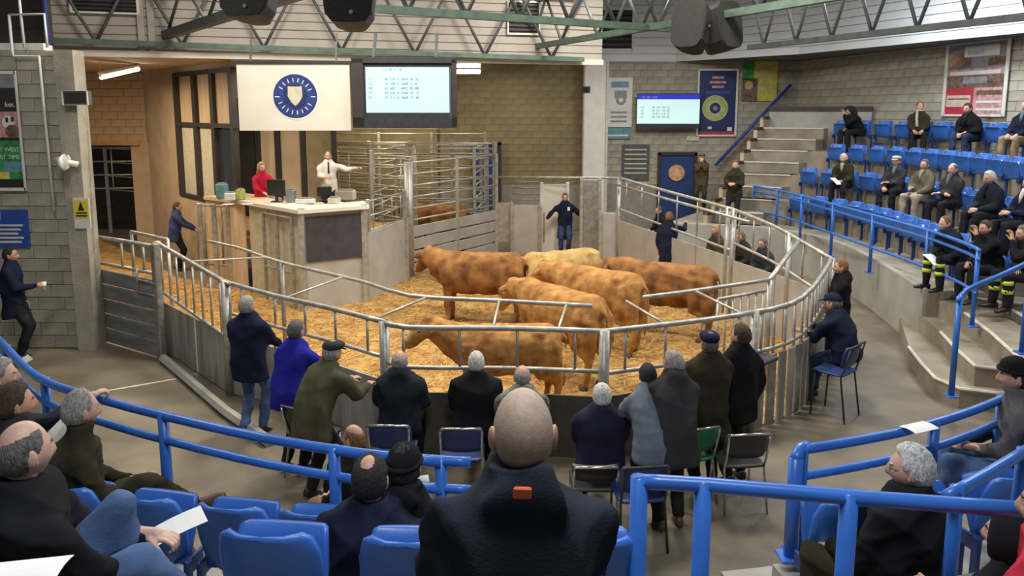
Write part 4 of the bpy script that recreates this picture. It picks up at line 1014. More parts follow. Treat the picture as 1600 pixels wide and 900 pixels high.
def hand_parts(curl, n=8):
    mb = MB(); mb.ell((0, .045, -.004), (.040, .052, .016), 12, 8); mb.limb([(0, -.03, 0), (0, .03, 0)], (.026, .03), n)
    for x, l, sp in ((-.030, .074, -.10), (-.010, .084, -.02), (.011, .079, .05), (.030, .062, .14)):
        p = Vector((x, .082, -.003)); a = curl*.4; P = [p-Vector((0, .03, 0)), p]
        for seg in (.46, .30, .24):
            d = Vector((math.sin(sp)*math.cos(a), math.cos(sp)*math.cos(a), -math.sin(a))); p = p+d*l*seg; P.append(p); a += curl
        mb.limb(P, (.0095, .0095, .0090, .0082, .0072), n)
    a = curl*.5; P = [Vector((-.026, .012, -.006)), Vector((-.046, .040, -.012)), Vector((-.058, .066, -.018-.02*a)), Vector((-.060, .086, -.026-.04*a))]
    mb.limb(P, (.016, .0125, .0105, .0085), n); return mb
HAND_LO = {c: hand_parts(v, 6) for c, v in (('open', .25), ('grip', 1.0), ('rest', .5))}
HAND_HI = {}
def make_hi_hands():
    tmp = []
    for c, v in (('open', .25), ('grip', 1.0), ('rest', .5)):
        o = fuse(hand_parts(v, 10), 'hand_tmp', 'skin_a', None, .0048, 2); tmp.append((c, o))
    run_jobs()
    for c, o in tmp:
        mb = MB(); mb.v = [tuple(v.co) for v in o.data.vertices]; mb.f = [tuple(p.vertices) for p in o.data.polygons]; HAND_HI[c] = mb
        me = o.data; bpy.data.objects.remove(o); bpy.data.meshes.remove(me)
make_hi_hands()
def ik(a, b, l1, l2, hint):
    a, b = Vector(a), Vector(b); d = b-a; L = min(d.length, (l1+l2)*.998); d = d.normalized(); b = a+d*L
    c = (l1*l1-l2*l2+L*L)/(2*L); h = math.sqrt(max(0, l1*l1-c*c)); u = Vector(hint); u = u-d*u.dot(d)
    u = u.normalized() if u.length > 1e-5 else d.orthogonal().normalized()
    return a+d*c+u*h, b
def ring(c, ax, hw, hd, n=16, e=2.4):
    out = []
    for k in range(n):
        a = 2*PI*k/n; cs, sn = math.cos(a), math.sin(a); f = (abs(cs)**e+abs(sn)**e)**(-1/e)
        out.append(c+ax @ Vector((cs*f*hw, sn*f*hd, 0)))
    return out
SEED = [10]
def person(label, px=None, py=None, floor=0, face=0, pose='stand', H=1.76, lean=0, side=0, twist=0, turn=0, nod=0, L='down', R='down', jk='navy', tr='dark_trouser',
           hair='short', hc='hair_grey', cap=None, capm='navy', near=False, seat=.44, coat=.10, hood=False, skin='skin_a', shoes='shoe', legs=None, group=None, loc=None, wide=1.0, extras=(), glasses=False):
    SEED[0] += 1; sd = SEED[0]; s = H/1.76; lean, side, twist, turn, nod = (math.radians(q) for q in (lean, side, twist, turn, nod)); fa = math.radians(face)
    sit = pose == 'sit'
    P = Vector((0, -.02 if sit else -.10*math.sin(lean), seat+.09 if sit else .935-.05*abs(math.sin(lean))))
    Rt = Matrix.Rotation(-twist, 3, 'Z') @ Matrix.Rotation(side, 3, 'Y') @ Matrix.Rotation(-lean, 3, 'X'); T = Rt @ Vector((0, 0, 1))
    N = P+T*.53; nd = (T+Vector((0, 0, 1))).normalized(); Hc = N+nd*.082+Vector((0, 0, .03))+Rt @ Vector((0, .015, 0))
    Hr = Matrix.Rotation(turn, 3, 'Z') @ Matrix.Rotation(-nod-lean*.35, 3, 'X')
    top = Hc+Hr @ Vector((0, -.01, .122))
    sh = {q: P+T*.445+Rt @ Vector((q*.175*wide, -.005, 0)) for q in (-1, 1)}; hip = {q: P+Vector((q*.09, 0, -.02)) for q in (-1, 1)}
    Rz = Matrix.Rotation(fa, 3, 'Z')
    if loc is None:
        W = at(px, py, floor+top.z*s) if floor+top.z*s < 3.6 else None
        loc = W-Rz @ (top*s); loc.z = floor
    loc = Vector(loc); t = thing('person', label, 'person', tuple(loc), group, fa); t.scale = (s, s, s)
    # legs
    A = {}; K = {}
    for q, nm in ((-1, 'L'), (1, 'R')):
        tg = Vector((q*.10, .0, .09)) if not sit else Vector((q*.12, .40+.05*(q > 0), .09))
        if not sit and q > 0: tg.y += .06
        if legs and nm in legs: tg = Vector(legs[nm])
        K[q], A[q] = ik(hip[q], tg, .45, .44, (q*.10, 1, .2 if sit else 0))
    # arms
    E = {}; Wr = {}; pal = {}; cur = {}
    for q, spec in ((-1, L), (1, R)):
        S_ = sh[q]; c = 'rest'; pl = Vector((0, 0, 1))
        if isinstance(spec, tuple): tg = Vector(spec[:3]); c = spec[3] if len(spec) > 3 else 'rest'
        elif spec == 'down': tg = S_+Vector((q*.07, .06, -.54)); pl = Vector((q, 0, 0))
        elif spec == 'rail': tg = S_+Vector((-q*.05, .40, -.22)); c = 'grip'
        elif spec == 'rail_low': tg = S_+Vector((-q*.03, .40, -.36)); c = 'grip'
        elif spec == 'lap': tg = P+Vector((q*.10, .34, .09))
        elif spec == 'fold': tg = S_+Rt @ Vector((-q*.22, .24, -.26)); c = 'rest'
        elif spec == 'hold': tg = S_+Rt @ Vector((-q*.10, .34, -.26)); c = 'grip'; pl = Vector((q*.6, 0, .6))
        elif spec == 'out': tg = S_+Vector((q*.34, .12, -.36)); c = 'grip'
        elif spec == 'face': tg = Hc+Vector((q*.03, .17, -.10)); pl = Vector((0, -1, .1)); c = 'rest'
        elif spec == 'forward': tg = S_+Vector((q*.05, .50, .02)); c = 'grip'
        elif spec == 'pocket': tg = P+Vector((q*.22, .08, .08)); pl = Vector((q, 0, 0))
        E[q], Wr[q] = ik(S_, tg, .29, .265, (q*.55, -.45, -.75)); pal[q] = pl; cur[q] = c
    f = wide*1.07
    # body: one skin from head to ankles
    vx = .014 if near else .022
    b = MB(); b.limb([N-T*.10, N, Hc-Vector((0, 0, .045))], (.075, .058, .055), 12)
    b.loft([ring(P+T*z, Rt, hw*.82, hd*.8) for z, hw, hd in ((-.08, .11, .07), (.1, .12, .07), (.32, .12, .075), (.40, .09, .06), (.5, .055, .05))])
    for q in (-1, 1):
        b.limb([sh[q]-T*.045-Rt @ Vector((q*.03, 0, 0)), E[q], Wr[q]], (.034, .030, .029), 8); b.limb([hip[q], K[q], A[q]], (.055, .045, .038), 8)
    hv, hf, hmi = HEAD; hands = (HAND_HI if near else HAND_LO)
    Hm = Matrix.Translation(Hc) @ Hr.to_4x4()
    handpos = {}; hand_m = {}
    for q in (-1, 1):
        d = (Wr[q]-E[q]).normalized(); z = pal[q]-d*pal[q].dot(d); z = z.normalized() if z.length > .05 else d.orthogonal().normalized(); x = d.cross(z)
        m3 = Matrix((x, d, z)).transposed(); hand_m[q] = Matrix.Translation(Wr[q]+d*.012) @ m3.to_4x4() @ Matrix.Diagonal((q, 1, 1, 1)); handpos[q] = hand_m[q] @ Vector((0, .09, -.02))
    sk = M(skin)
    def post_body(me, hv=hv, hf=hf, hmi=hmi):
        vs = [tuple(v.co) for v in me.vertices]; fs = [tuple(p.vertices) for p in me.polygons]; mi = [0]*len(fs)
        n = len(vs); vs += [tuple(Hm @ Vector(v)) for v in hv]; fs += [tuple(i+n for i in ff) for ff in hf]; mi += hmi
        for q in (-1, 1):
            h = hands[cur[q]]; n = len(vs); vs += [tuple(hand_m[q] @ Vector(v)) for v in h.v]; ff_ = [tuple(i+n for i in ff) for ff in h.f]
            if q < 0: ff_ = [tuple(reversed(ff)) for ff in ff_]
            fs += ff_; mi += [0]*len(ff_)
        me.clear_geometry(); me.from_pydata(vs, [], fs); me.polygons.foreach_set('material_index', mi); me.update()
    post_body.extra = [M('eye_white'), M('iris'), M('lips')]
    fuse(b, 'body', skin, t, vx, 2, post_body)
    # jacket
    vj = .016 if near else .024
    j = MB(); lo = -.12 if sit else -.10-coat
    st = [(lo, .198, .160), (lo+.10, .200, .160), (.08, .186, .150), (.20, .188, .146), (.33, .202, .150), (.41, .200, .136), (.455, .186, .122), (.50, .148, .106), (.54, .108, .094), (.585, .082, .080)]
    if sit: st[0] = (lo, .19, .145)
    R_ = []
    for z, hw, hd in st:
        ax = Rt
        c = P+T*z
        if z < 0: c = P+Vector((0, 0, z)) + (T*0); ax = Rt.lerp(Matrix.Identity(3), .7) if hasattr(Rt, 'lerp') else Rt
        R_.append(ring(c, ax, hw*f, hd*(.5+.5*f), 18))
    j.loft(R_)
    for q in (-1, 1):
        d = (Wr[q]-E[q]).normalized(); we = Wr[q]-d*.0
        j.limb([sh[q]-T*.03-Rt @ Vector((q*.012, 0, 0)), sh[q].lerp(E[q], .35), E[q]], (.070*f, .076*f, .066*f), 12); j.limb([E[q], E[q].lerp(we, .5), we], (.066*f, .063, .052), 12)
    j.tube([N+Rt @ Vector((.078*math.cos(a), .078*math.sin(a)+.005, .028+.012*math.sin(-a))) for a in [2*PI*k/14 for k in range(14)]], .024, 8, closed=True)
    if hood:
        j.ell(N+Rt @ Vector((0, -.095, -.03)), (.125, .055, .095), 14, 10, Rt); j.tube([N+Rt @ Vector((.088*math.cos(a), .08*math.sin(a)-.01, .035+.02*math.sin(-a))) for a in [2*PI*k/14 for k in range(14)]], .03, 8, closed=True)
    fuse(j, 'jacket', jk, t, vj, 4, folds(.021 if near else .013, 17 if near else 13, sd))
    # trousers
    k_ = MB(); k_.loft([ring(P+Vector((0, 0, z)), Matrix.Identity(3), hw, hd, 14) for z, hw, hd in ((-.13, .10, .08), (-.08, .15, .105), (.0, .155, .108), (.08, .13, .09))])
    for q in (-1, 1): k_.limb([hip[q], hip[q].lerp(K[q], .5), K[q]], (.102, .098, .082), 12); k_.limb([K[q], K[q].lerp(A[q], .45), A[q]+(K[q]-A[q])*.05], (.080, .078, .070), 12)
    fuse(k_, 'trousers', tr, t, vj, 3, folds(.010, 19, sd+500))
    for q in (-1, 1):
        toe = Vector((q*.15, 1, 0)).normalized(); sd_ = (K[q]-A[q]).normalized()
        if sd_.z < .55: toe = Vector((0, .35, .9)).normalized() if sd_.z > .1 else Vector((0, .6, .6)).normalized()
        up = sd_; fw = (toe-up*toe.dot(up)).normalized(); rt = fw.cross(up); ax = Matrix((rt, fw, up)).transposed()
        R_ = [ring(A[q]+ax @ Vector((0, yy, zz)), Matrix((rt, up, fw)).transposed(), hw, hh, 10) for yy, zz, hw, hh in ((-.075, -.045, .024, .035), (-.06, -.045, .036, .044), (0, -.038, .041, .05), (.08, -.052, .045, .036), (.14, -.058, .044, .03), (.185, -.064, .03, .022))]
        m_ = MB().loft([list(reversed(r)) for r in R_]); m_.build('shoe', shoes, t, True, True)
    # hair and headgear
    def put(mb, name, m, smooth=True):
        mb.v = [tuple(Hm @ Vector(v)) for v in mb.v]; return mb.build(name, m, t, smooth, True)
    if hair:
        if (hair, sd % 3) not in HAIR: HAIR[(hair, sd % 3)] = hair_mb(hair, sd % 3)
        h = HAIR[(hair, sd % 3)]; c = MB(); c.v = list(h.v); c.f = h.f; put(c, 'hair', hc)
    if cap == 'flat':
        c = MB(); c.loft([ring(Vector((0, y0, z)), Matrix.Rotation(.10, 3, 'X'), hw, hd, 20, 2.1) for z, hw, hd, y0 in ((.045, .082, .100, -.004), (.062, .094, .116, .004), (.092, .098, .122, .008), (.112, .084, .104, .004), (.126, .052, .07, -.005))])
        c.loft([ring(Vector((0, .105, z)), Matrix.Rotation(-.22, 3, 'X'), hw, hd, 16, 2.2) for z, hw, hd in ((.040, .060, .042), (.048, .066, .05), (.054, .060, .042))]); put(c, 'cap', capm)
    elif cap in ('beanie', 'baseball'):
        c = MB(); c.loft([ring(Vector((0, -.004, z)), Matrix.Rotation(.12, 3, 'X'), hw, hd, 20, 2) for z, hw, hd in ((.035, .083, .103), (.06, .087, .107), (.09, .078, .096), (.115, .058, .07), (.135, .022, .028))]); put(c, 'cap', capm)
        if cap == 'baseball': c = MB(); c.loft([ring(Vector((0, .125, z)), Matrix.Rotation(-.2, 3, 'X'), hw, hd, 16, 2.2) for z, hw, hd in ((.036, .062, .058), (.042, .066, .062), (.047, .06, .056))]); put(c, 'cap_peak', capm)
        else: c = MB(); c.tube([(.088*math.cos(a), .108*math.sin(a)-.004, .042+.012*math.sin(a)) for a in [2*PI*k/20 for k in range(20)]], .013, 8, closed=True); put(c, 'cap_cuff', capm)
    elif cap == 'hood':
        c = MB(); vs = []
        c.loft([ring(Vector((0, y0, 0)), Matrix.Rotation(PI/2, 3, 'X'), hw, hd, 18, 2) for y0, hw, hd in ((.065, .085, .118), (.03, .106, .142), (-.03, .112, .145), (-.09, .09, .115), (-.125, .04, .05))]); put(c, 'hood', capm)
    if glasses:
        c = MB()
        for q in (-1, 1): c.tube([(q*.031+.02*math.cos(a), .093, .001+.016*math.sin(a)) for a in [2*PI*k/12 for k in range(12)]], .002, 5, closed=True); c.tube([(q*.052, .09, .004), (q*.078, .0, .006)], .002, 5)
        put(c, 'glasses', 'dark_frame', True)
    for ex in extras:
        if ex == 'scarf':
            c = MB(); c.tube([tuple(N+Rt @ Vector((.088*math.cos(a), .085*math.sin(a), .03))) for a in [2*PI*k/12 for k in range(12)]], .022, 8, closed=True); c.limb([N+Rt @ Vector((.05, .09, .02)), N+Rt @ Vector((.05, .145, -.15)), N+Rt @ Vector((.03, .15, -.34))], (.03, .03, .03), 8); c.build('scarf', 'cream', t, True, True)
        elif ex.startswith('shirt'):
            c = MB(); c.loft([ring(N+Rt @ Vector((0, .10+yy, zz)), Rt, hw, .03, 10, 2) for zz, hw, yy in ((-.20, .012, .035), (-.10, .032, .03), (-.02, .045, .0), (.03, .05, -.03))]); c.build('shirt', {'shirt': 'white_coat', 'shirt_grey': 'beige', 'shirt_dark': 'dark_trouser', 'shirt_blue': 'greyblue'}[ex], t, True, True)
        elif ex == 'tie':
            MB().limb([N+Rt @ Vector((0, .12, -.02)), N+Rt @ Vector((0, .15, -.12)), N+Rt @ Vector((0, .155, -.26))], (.014, .016, .02), 8).build('tie', 'navy', t, True, True)
        elif ex == 'badge':
            MB().rbox(P+T*.36+Rt @ Vector((-.09, .142, 0)), (.07, .012, .10), .003, ax=Rt).build('badge_card', 'paper', t, False, True)
        elif ex == 'hivis':
            for q in (-1, 1):
                for u in (.2, .5): c = K[q].lerp(A[q], u); d = (A[q]-K[q]).normalized(); MB().tube([c-d*.03, c+d*.03], .074, 14).build('reflective_band', 'hivis', t, True, True)
        elif ex == 'patch':
            MB().rbox(N+Rt @ Vector((-.015, -.150, .035)), (.045, .012, .03), .004, ax=Rt).build('orange_patch', 'orange_patch', t, False, True)
        elif ex == 'piping':
            pass
    out = {q: loc+Rz @ (handpos[q]*s) for q in (-1, 1)}; out['t'] = t; out['loc'] = loc
    return out
def sheet_of_paper(label, p, rz, rx, sz=(.21, .297), name='paper_sheet', m='paper'):
    ax = Matrix.Rotation(rz, 3, 'Z') @ Matrix.Rotation(rx, 3, 'X'); w_, h_ = sz; R = []
    for i in range(5):
        y = (i/4-.5)*h_; z = .008*math.sin(PI*i/4); R.append([Vector(p)+ax @ Vector((x*w_/2, y, z+d)) for x, d in ((-1, 0), (1, 0), (1, .002), (-1, .002))])
    return tag(MB().loft(R).build(name, m, None), label, 'paper')
# --- ring and rostrum
dr = person('drover in long navy coat and badge facing the ring, arms spread with two sticks', 883, 302, 0, 180, L='out', R='out', jk='navy', coat=.38, tr='work_blue', hc='hair_brown', extras=('badge',))
for q in (-1, 1):
    p = dr[q]; tag(MB().tube([p+V(0, 0, .25), p+V(0, -.05, -.55)], .013, 6).build('drover_stick', ('white_paint', 'dark_frame')[q > 0], None), ('pale' if q < 0 else 'dark')+' stick held by the drover with spread arms', 'stick')
person('drover in long dark navy coat standing with his back turned, arm on the right fence', 1046, 331, 0, -30, L='down', R='forward', jk='navy', coat=.42, hc='hair_ginger', turn=10)
person('man in dark blue jacket standing by the barred race gate under the cabin', 276, 316, 0, -70, jk='work_blue', hc='hair_brown', L='rail_low', R='rail_low', tr='dark_trouser', lean=8)
person('woman in bright red top sitting at the rostrum desk', 408, 254, 1.2, -140, 'sit', H=1.66, jk='red_top', hair='long', hc='hair_blonde', seat=.80, L='lap', R='lap', skin='skin_b')
wc_ = person('auctioneer in white coat and dark tie standing on the rostrum, one arm raised', 512, 236, 1.2, 195, H=1.8, jk='white_coat', L=(-.62, .22, 1.30, 'open'), R='hold', hair='receding', hc='hair_dgrey', extras=('tie',), tr='dark_trouser', skin='skin_b')
pw = person('man in dark navy coat with a white cup standing against the left block wall', 14, 386, 0, -75, jk='navy', hc='hair_black', L='down', R='hold', coat=.2, skin='skin_c', H=1.86)
p = pw[1]; tag(MB().tube([p+V(0, 0, -.06), p+V(0, 0, .05)], [.03, .04], 12).build('paper_cup', 'paper', None, True), 'white paper cup held by the man against the left wall', 'cup')
# --- ringside, near side, left to right
person('man in navy coat and jeans with grey hair standing nearest the dirty left fence sheet', 384, 463, 0, -12, jk='navy', tr='denim', hc='hair_grey', coat=.16, L='rail_low', R='rail_low', turn=-15, H=1.78, wide=1.1)
person('man in royal blue jacket leaning on the ring fence', 462, 500, 0, -28, jk='royal', hc='hair_dgrey', L='rail', R='rail', lean=14, wide=1.05)
person('man in olive jacket and dark flat cap leaning forward with both arms on the fence', 520, 533, 0, -38, jk='olive', cap='flat', capm='charcoal', hc='hair_grey', L='rail', R='rail', lean=30, coat=.16, wide=1.15)
person('grey haired man in navy jacket on the left one of the two blue chairs', 624, 548, 0, -4, 'sit', jk='slate', hc='hair_grey', L='hold', R='hold', hair='bald', seat=.52, hood=True, wide=1.18, lean=6)
person('white haired man in black jacket on the right one of the two blue chairs', 744, 550, 0, 0, 'sit', jk='black', hc='hair_white', L='hold', R='fold', seat=.52, wide=1.2, lean=6)
person('grey haired man in mottled green jacket hidden behind the foreground shaved head', 816, 571, 0, 0, 'sit', jk='camo', hc='hair_grey', hair='bald', L='rail_low', R='rail_low', seat=.5, wide=1.15, lean=16)
person('white haired man in purple navy jacket sitting low on a black chair', 941, 601, 0, 0, 'sit', jk='purple_navy', hc='hair_white', hair='thick', L='lap', R='lap', seat=.44, wide=1.2)
person('dark haired man in grey blue jacket bending to the fence behind the big dark jacket', 1012, 568, 0, 5, jk='greyblue', hc='hair_black', L='rail', R='rail', lean=30, H=1.7)
person('grey haired man in dark charcoal hooded jacket bending in front of the green chair', 1052, 549, 0, 8, jk='charcoal', hc='hair_grey', hair='thick', L='rail_low', R='rail_low', lean=24, side=7, turn=35, hood=True, coat=.18, wide=1.12, shoes='shoe_brown', H=1.8)
person('man in long brown coat and navy flat cap standing at the fence', 1110, 520, 0, 6, jk='dark_olive', cap='flat', capm='navy', hc='hair_dgrey', L='rail_low', R='rail', coat=.26, wide=1.12, H=1.75)
person('brown haired man in black jacket standing upright behind the black chair', 1160, 507, 0, 20, jk='black', hc='hair_brown', hair='thick', L='rail', R='down', coat=.16, H=1.78, turn=20)
person('man in navy cap and navy jacket sitting outside the right ring corner', 1303, 459, 0, 42, 'sit', jk='navy', cap='baseball', capm='navy', hc='hair_dgrey', L='rail', R='rail', seat=.62, lean=20, tr='dark_denim', wide=1.15, H=1.84)
person('ginger haired man in dark hooded jacket standing beyond the right corner post', 1316, 405, 0, 75, jk='black', hc='hair_ginger', L='rail', R='hold', hood=True, H=1.78)
# --- far side, beyond the right fence
person('man in brown jacket and cap raising both hands to his face by the blue door', 1097, 240, 1.0, 165, jk='brown', cap='flat', capm='tweed', L='face', R='face', tr='dark_olive', H=1.72)
person('ginger man in dark olive jacket on the far landing, hands at his chest', 1150, 251, 1.0, 150, jk='dark_olive', hc='hair_ginger', L='hold', R='hold', tr='dark_trouser', skin='skin_b', H=1.7)
for k, (px, py, c, hh, lb) in enumerate(((1030, 322, 'black', 'hair_brown', 'dark jacket, first one behind the white sheet left of the drover'), (1118, 352, 'brown', 'hair_blonde', 'brown jacket, sitting low behind the bars right of the drover'), (1158, 362, 'dark_olive', 'hair_ginger', 'olive jacket, sitting low behind the bars, middle one'), (1192, 372, 'charcoal', 'hair_dgrey', 'charcoal jacket, sitting low behind the bars nearest the white sheet bend'))):
    person('spectator in '+lb, px, py, 0, 110+k*5, 'sit', jk=c, hc=hh, L='lap', R='hold', seat=.5, lean=12, H=1.78)
# --- far right stand
def in_stand(label, px, row, **k):
    k.setdefault('extras', (('shirt_grey',), ('shirt_dark',), ('shirt_blue',))[int(px) % 3]); L = row_i[row]; best = min(L, key=lambda q: abs(pj((q[0].x, q[0].y, 2+row*ROWR))[0]-px)); p, rz, d = best
    return person(label, floor=1+row*ROWR, face=math.degrees(rz)+k.pop('df', 0), pose='sit', loc=(p.x+d.x*.02, p.y+d.y*.02, 1+row*ROWR), **k)
in_stand('person in black hooded top slumped forward in the top row of the far stand', 1357, 3, jk='black', hair='long', hc='hair_black', L='face', R='lap', lean=32, nod=25, df=-25)
in_stand('man in dark jacket with pale scarf and hand raised in the top row', 1437, 3, jk='dark_olive', hc='hair_ginger', hair='receding', L='lap', R='lap', extras=('scarf',), df=35, turn=25, tr='dark_trouser')
in_stand('brown haired person in dark coat under the red cattle banner', 1528, 3, jk='black', hc='hair_brown', hair='thick', L='lap', R='hold', lean=22, tr='dark_denim', df=10)
in_stand('pink faced man in khaki trousers at the right end of the top row', 1592, 3, jk='navy', hc='hair_grey', hair='bald', L='lap', R='lap', tr='khaki', skin='skin_b', df=15)
p30 = in_stand('grey haired man in dark olive jacket reading papers in the second row', 1335, 1, jk='dark_olive', hc='hair_white', L='hold', R='hold', lean=16, df=15, tr='dark_trouser')
in_stand('man with pale cap and dark jacket in the second row, left of the olive jacket', 1412, 1, jk='charcoal', cap='flat', capm='cream', hc='hair_dgrey', L='fold', R='lap', df=20, tr='dark_trouser')
in_stand('man in light olive jacket and grey trousers in the second row', 1452, 1, jk='tweed', hc='hair_dgrey', L='lap', R='hold', tr='beige', df=15)
in_stand('bald man in dark jacket in the second row, right of the olive jacket', 1490, 1, jk='charcoal', hc='hair_dgrey', hair='bald', L='fold', R='fold', df=20, skin='skin_b')
in_stand('grey haired man in glasses and navy jacket leaning on the second row', 1558, 1, jk='slate', hc='hair_white', hair='thick', L='hold', R='hold', glasses=True, lean=14, df=15)
in_stand('grey haired man with pale shirt front at the right edge of the second row', 1598, 1, jk='navy', hc='hair_grey', L='hold', R='hold', extras=('shirt',), df=20)
p36 = in_stand('man in dark jacket and yellow banded trousers leaning over papers in the front row', 1508, 0, jk='slate', hc='hair_ginger', hair='receding', L='hold', R='hold', lean=30, extras=('hivis',), df=25, skin='skin_b')
def on_landing(label, x, y, **k):
    d = (CEN-Vector((x, y))).normalized(); rz = math.atan2(-d.x, d.y); place_seat(x-d.x*.06, y-d.y*.06, .985, rz, k.pop('seat_label'), True)
    return person(label, floor=.985, face=math.degrees(rz)+k.pop('df', 0), pose='sit', loc=(x+d.x*.02, y+d.y*.02, .985), **k)
on_landing('brown haired man in dark coat sitting past the end of the twin blue rail', 7.38, 11.55, seat_label='blue seat past the end of the twin rail, under the brown haired man', jk='black', hc='hair_brown', L='face', R='hold', lean=18, df=30)
on_landing('man in black coat at the right edge above the stair rail with yellow banded trousers', 7.62, 11.02, seat_label='blue seat at the right edge above the stair rail', jk='black', hc='hair_dgrey', L='face', R='fold', lean=18, df=25, extras=('hivis',))
sheet_of_paper('white papers in the hands of the grey haired man in dark olive jacket', p30[1]+V(-.06, -.05, .04), .5, .6, (.18, .26))
sheet_of_paper('folded paper in the hands of the man in yellow banded trousers', p36[1]+V(-.05, -.05, .05), .3, .5, (.2, .28))
# --- near stand
fg = person('foreground man with shaved head in black hooded jacket, seen from behind', 818, 611, 1.80, 4, 'sit', jk='slate', hair='stubble', hc='stubble', near=True, L='lap', R='lap', hood=True, seat=.44, extras=('patch',), H=1.84, wide=1.08, nod=0, side=4)
person('man in navy jumper with thinning dark hair sitting beside the dark hood', 576, 713, 1.0, -4, 'sit', jk='navy', hair='spot', hc='hair_black', near=True, L='lap', R='lap', seat=.44, H=1.76, wide=1.12)
person('man with thin grey hair beyond the blue rail, only his head and dark sleeves showing', 553, 664, 0, 60, 'sit', jk='black', hair='bald', hc='hair_ginger', near=True, L='lap', R='lap', seat=.44, lean=8, tr='tan')
person('person in black hat and dark coat sitting at the rail beside the navy jumper', 630, 698, 1.0, -8, 'sit', jk='black', hair='thick', hc='hair_black', cap='beanie', capm='black', near=True, L='hold', R='hold', seat=.44, lean=6, H=1.7, hood=True)
lm = person('bald man in black jacket and jeans at the left edge, one knee raised', 28, 660, 1.4, -66, 'sit', turn=34, jk='black', hair='bald', hc='hair_dgrey', tr='denim', near=True, L=(-.10, .38, .70, 'grip'), R=(.16, .42, .62, 'grip'), seat=.44, H=1.8, wide=1.12, legs={'L': (-.14, .30, .40), 'R': (.10, .58, .34)}, skin='skin_b')
ll = person('dark haired man at the left edge reading a white sheet in the front row', 18, 600, 1.0, -50, 'sit', jk='charcoal', hair='thick', hc='hair_brown', near=True, L='hold', R='hold', seat=.44)
person('grey haired man in dark olive jacket with crossed leg in the front row', 122, 610, 1.0, -58, 'sit', turn=18, lean=6, jk='dark_olive', hair='receding', hc='hair_grey', tr='dark_olive', near=True, L='lap', R='hold', seat=.44, legs={'L': (-.10, .45, .09), 'R': (.02, .62, .42)}, shoes='shoe_brown', skin='skin_b')
person('man at the far left edge by the rail, hand on the white card', -6, 560, 1.0, -60, 'sit', jk='slate', hair='short', hc='hair_grey', near=True, L='lap', R='forward', seat=.44, skin='skin_b')
rm = person('grey haired man in dark jacket and glasses sitting in the near right stand', 1430, 697, 1.0, 30, 'sit', jk='black', hair='thick', hc='hair_white', tr='dark_olive', near=True, L='lap', R='lap', seat=.44, turn=32, glasses=True, H=1.74, skin='skin_b', wide=1.12)
rb = person('person in grey fleece and dark beanie by the right rail, hands together', 1592, 560, 1.0, 62, 'sit', jk='grey_fleece', hair='short', hc='hair_black', cap='beanie', capm='black', tr='denim', near=True, L='hold', R='hold', seat=.44, lean=10)
rr_ = person('person in dark coat with red shoulder cut by the bottom right corner', 1660, 745, 1.4, 40, 'sit', jk='bright_red', hair='short', hc='hair_brown', tr='denim', near=True, L='hold', R='lap', seat=.44)
rq = person('person in black coat at the bottom right edge beside the red shoulder', 1588, 800, 1.2, 40, 'sit', jk='black', hair='short', hc='hair_black', cap='hood', capm='black', tr='dark_denim', near=True, L='hold', R='lap', seat=.40, H=1.6)
sheet_of_paper('white sheet held up by the dark haired man at the left edge', at(86, 682, 1.95), -.9, .75, (.24, .30))
sheet_of_paper('white folded sheet lying on the jeans of the bald man', at(275, 824, 1.98), -1.0, .25, (.17, .26))
sheet_of_paper('white sheet cut by the bottom left corner', at(40, 893, 2.5), .2, -.1, (.22, .16))
sheet_of_paper('white page just left of the foreground shoulder', at(655, 764, 1.75), .3, .6, (.13, .16))
sheet_of_paper('pale yellow card on the left rail by the far left hand', at(27, 572, 1.9), -.8, .5, (.16, .22), 'card', 'cream_print')
sheet_of_paper('white paper lying on the right curved rail', at(1436, 668, 1.99), .4, .0, (.2, .12))
# --- loose chairs behind the ringside people
def ch_at(px, py, top, rz, m, label, **k): p = at(px, py, top); d = Vector((math.sin(rz), -math.cos(rz)))*.26; return chair((p.x-d.x, p.y-d.y, 0), rz, m, label, **k)
ch_at(606, 663, .84, -.05, 'chair_blue', 'blue chair under the grey haired man in navy jacket')
ch_at(720, 668, .84, .0, 'chair_blue', 'blue chair under the white haired man in black jacket')
ch_at(932, 738, .62, .0, 'chair_black', 'black chair under the man in purple navy jacket', seat_h=.40, back=.66)
ch_at(1096, 668, .84, .3, 'chair_green', 'green chair beside the brown coat')
ch_at(1172, 680, .82, .1, 'chair_black', 'black chair with bright tube legs by the aisle end of the ring')
ch_at(462, 636, .84, -.5, 'chair_black', 'dark chair behind the olive jacket')
ch_at(1340, 540, .98, .75, 'chair_blue', 'dark blue chair with thin dark legs under the man in navy cap', legs='dark_frame', seat_h=.60, back=.98)
ch_at(1010, 748, .72, .1, 'chair_blue', 'dark blue chair behind the bending man in charcoal jacket', legs='dark_frame')
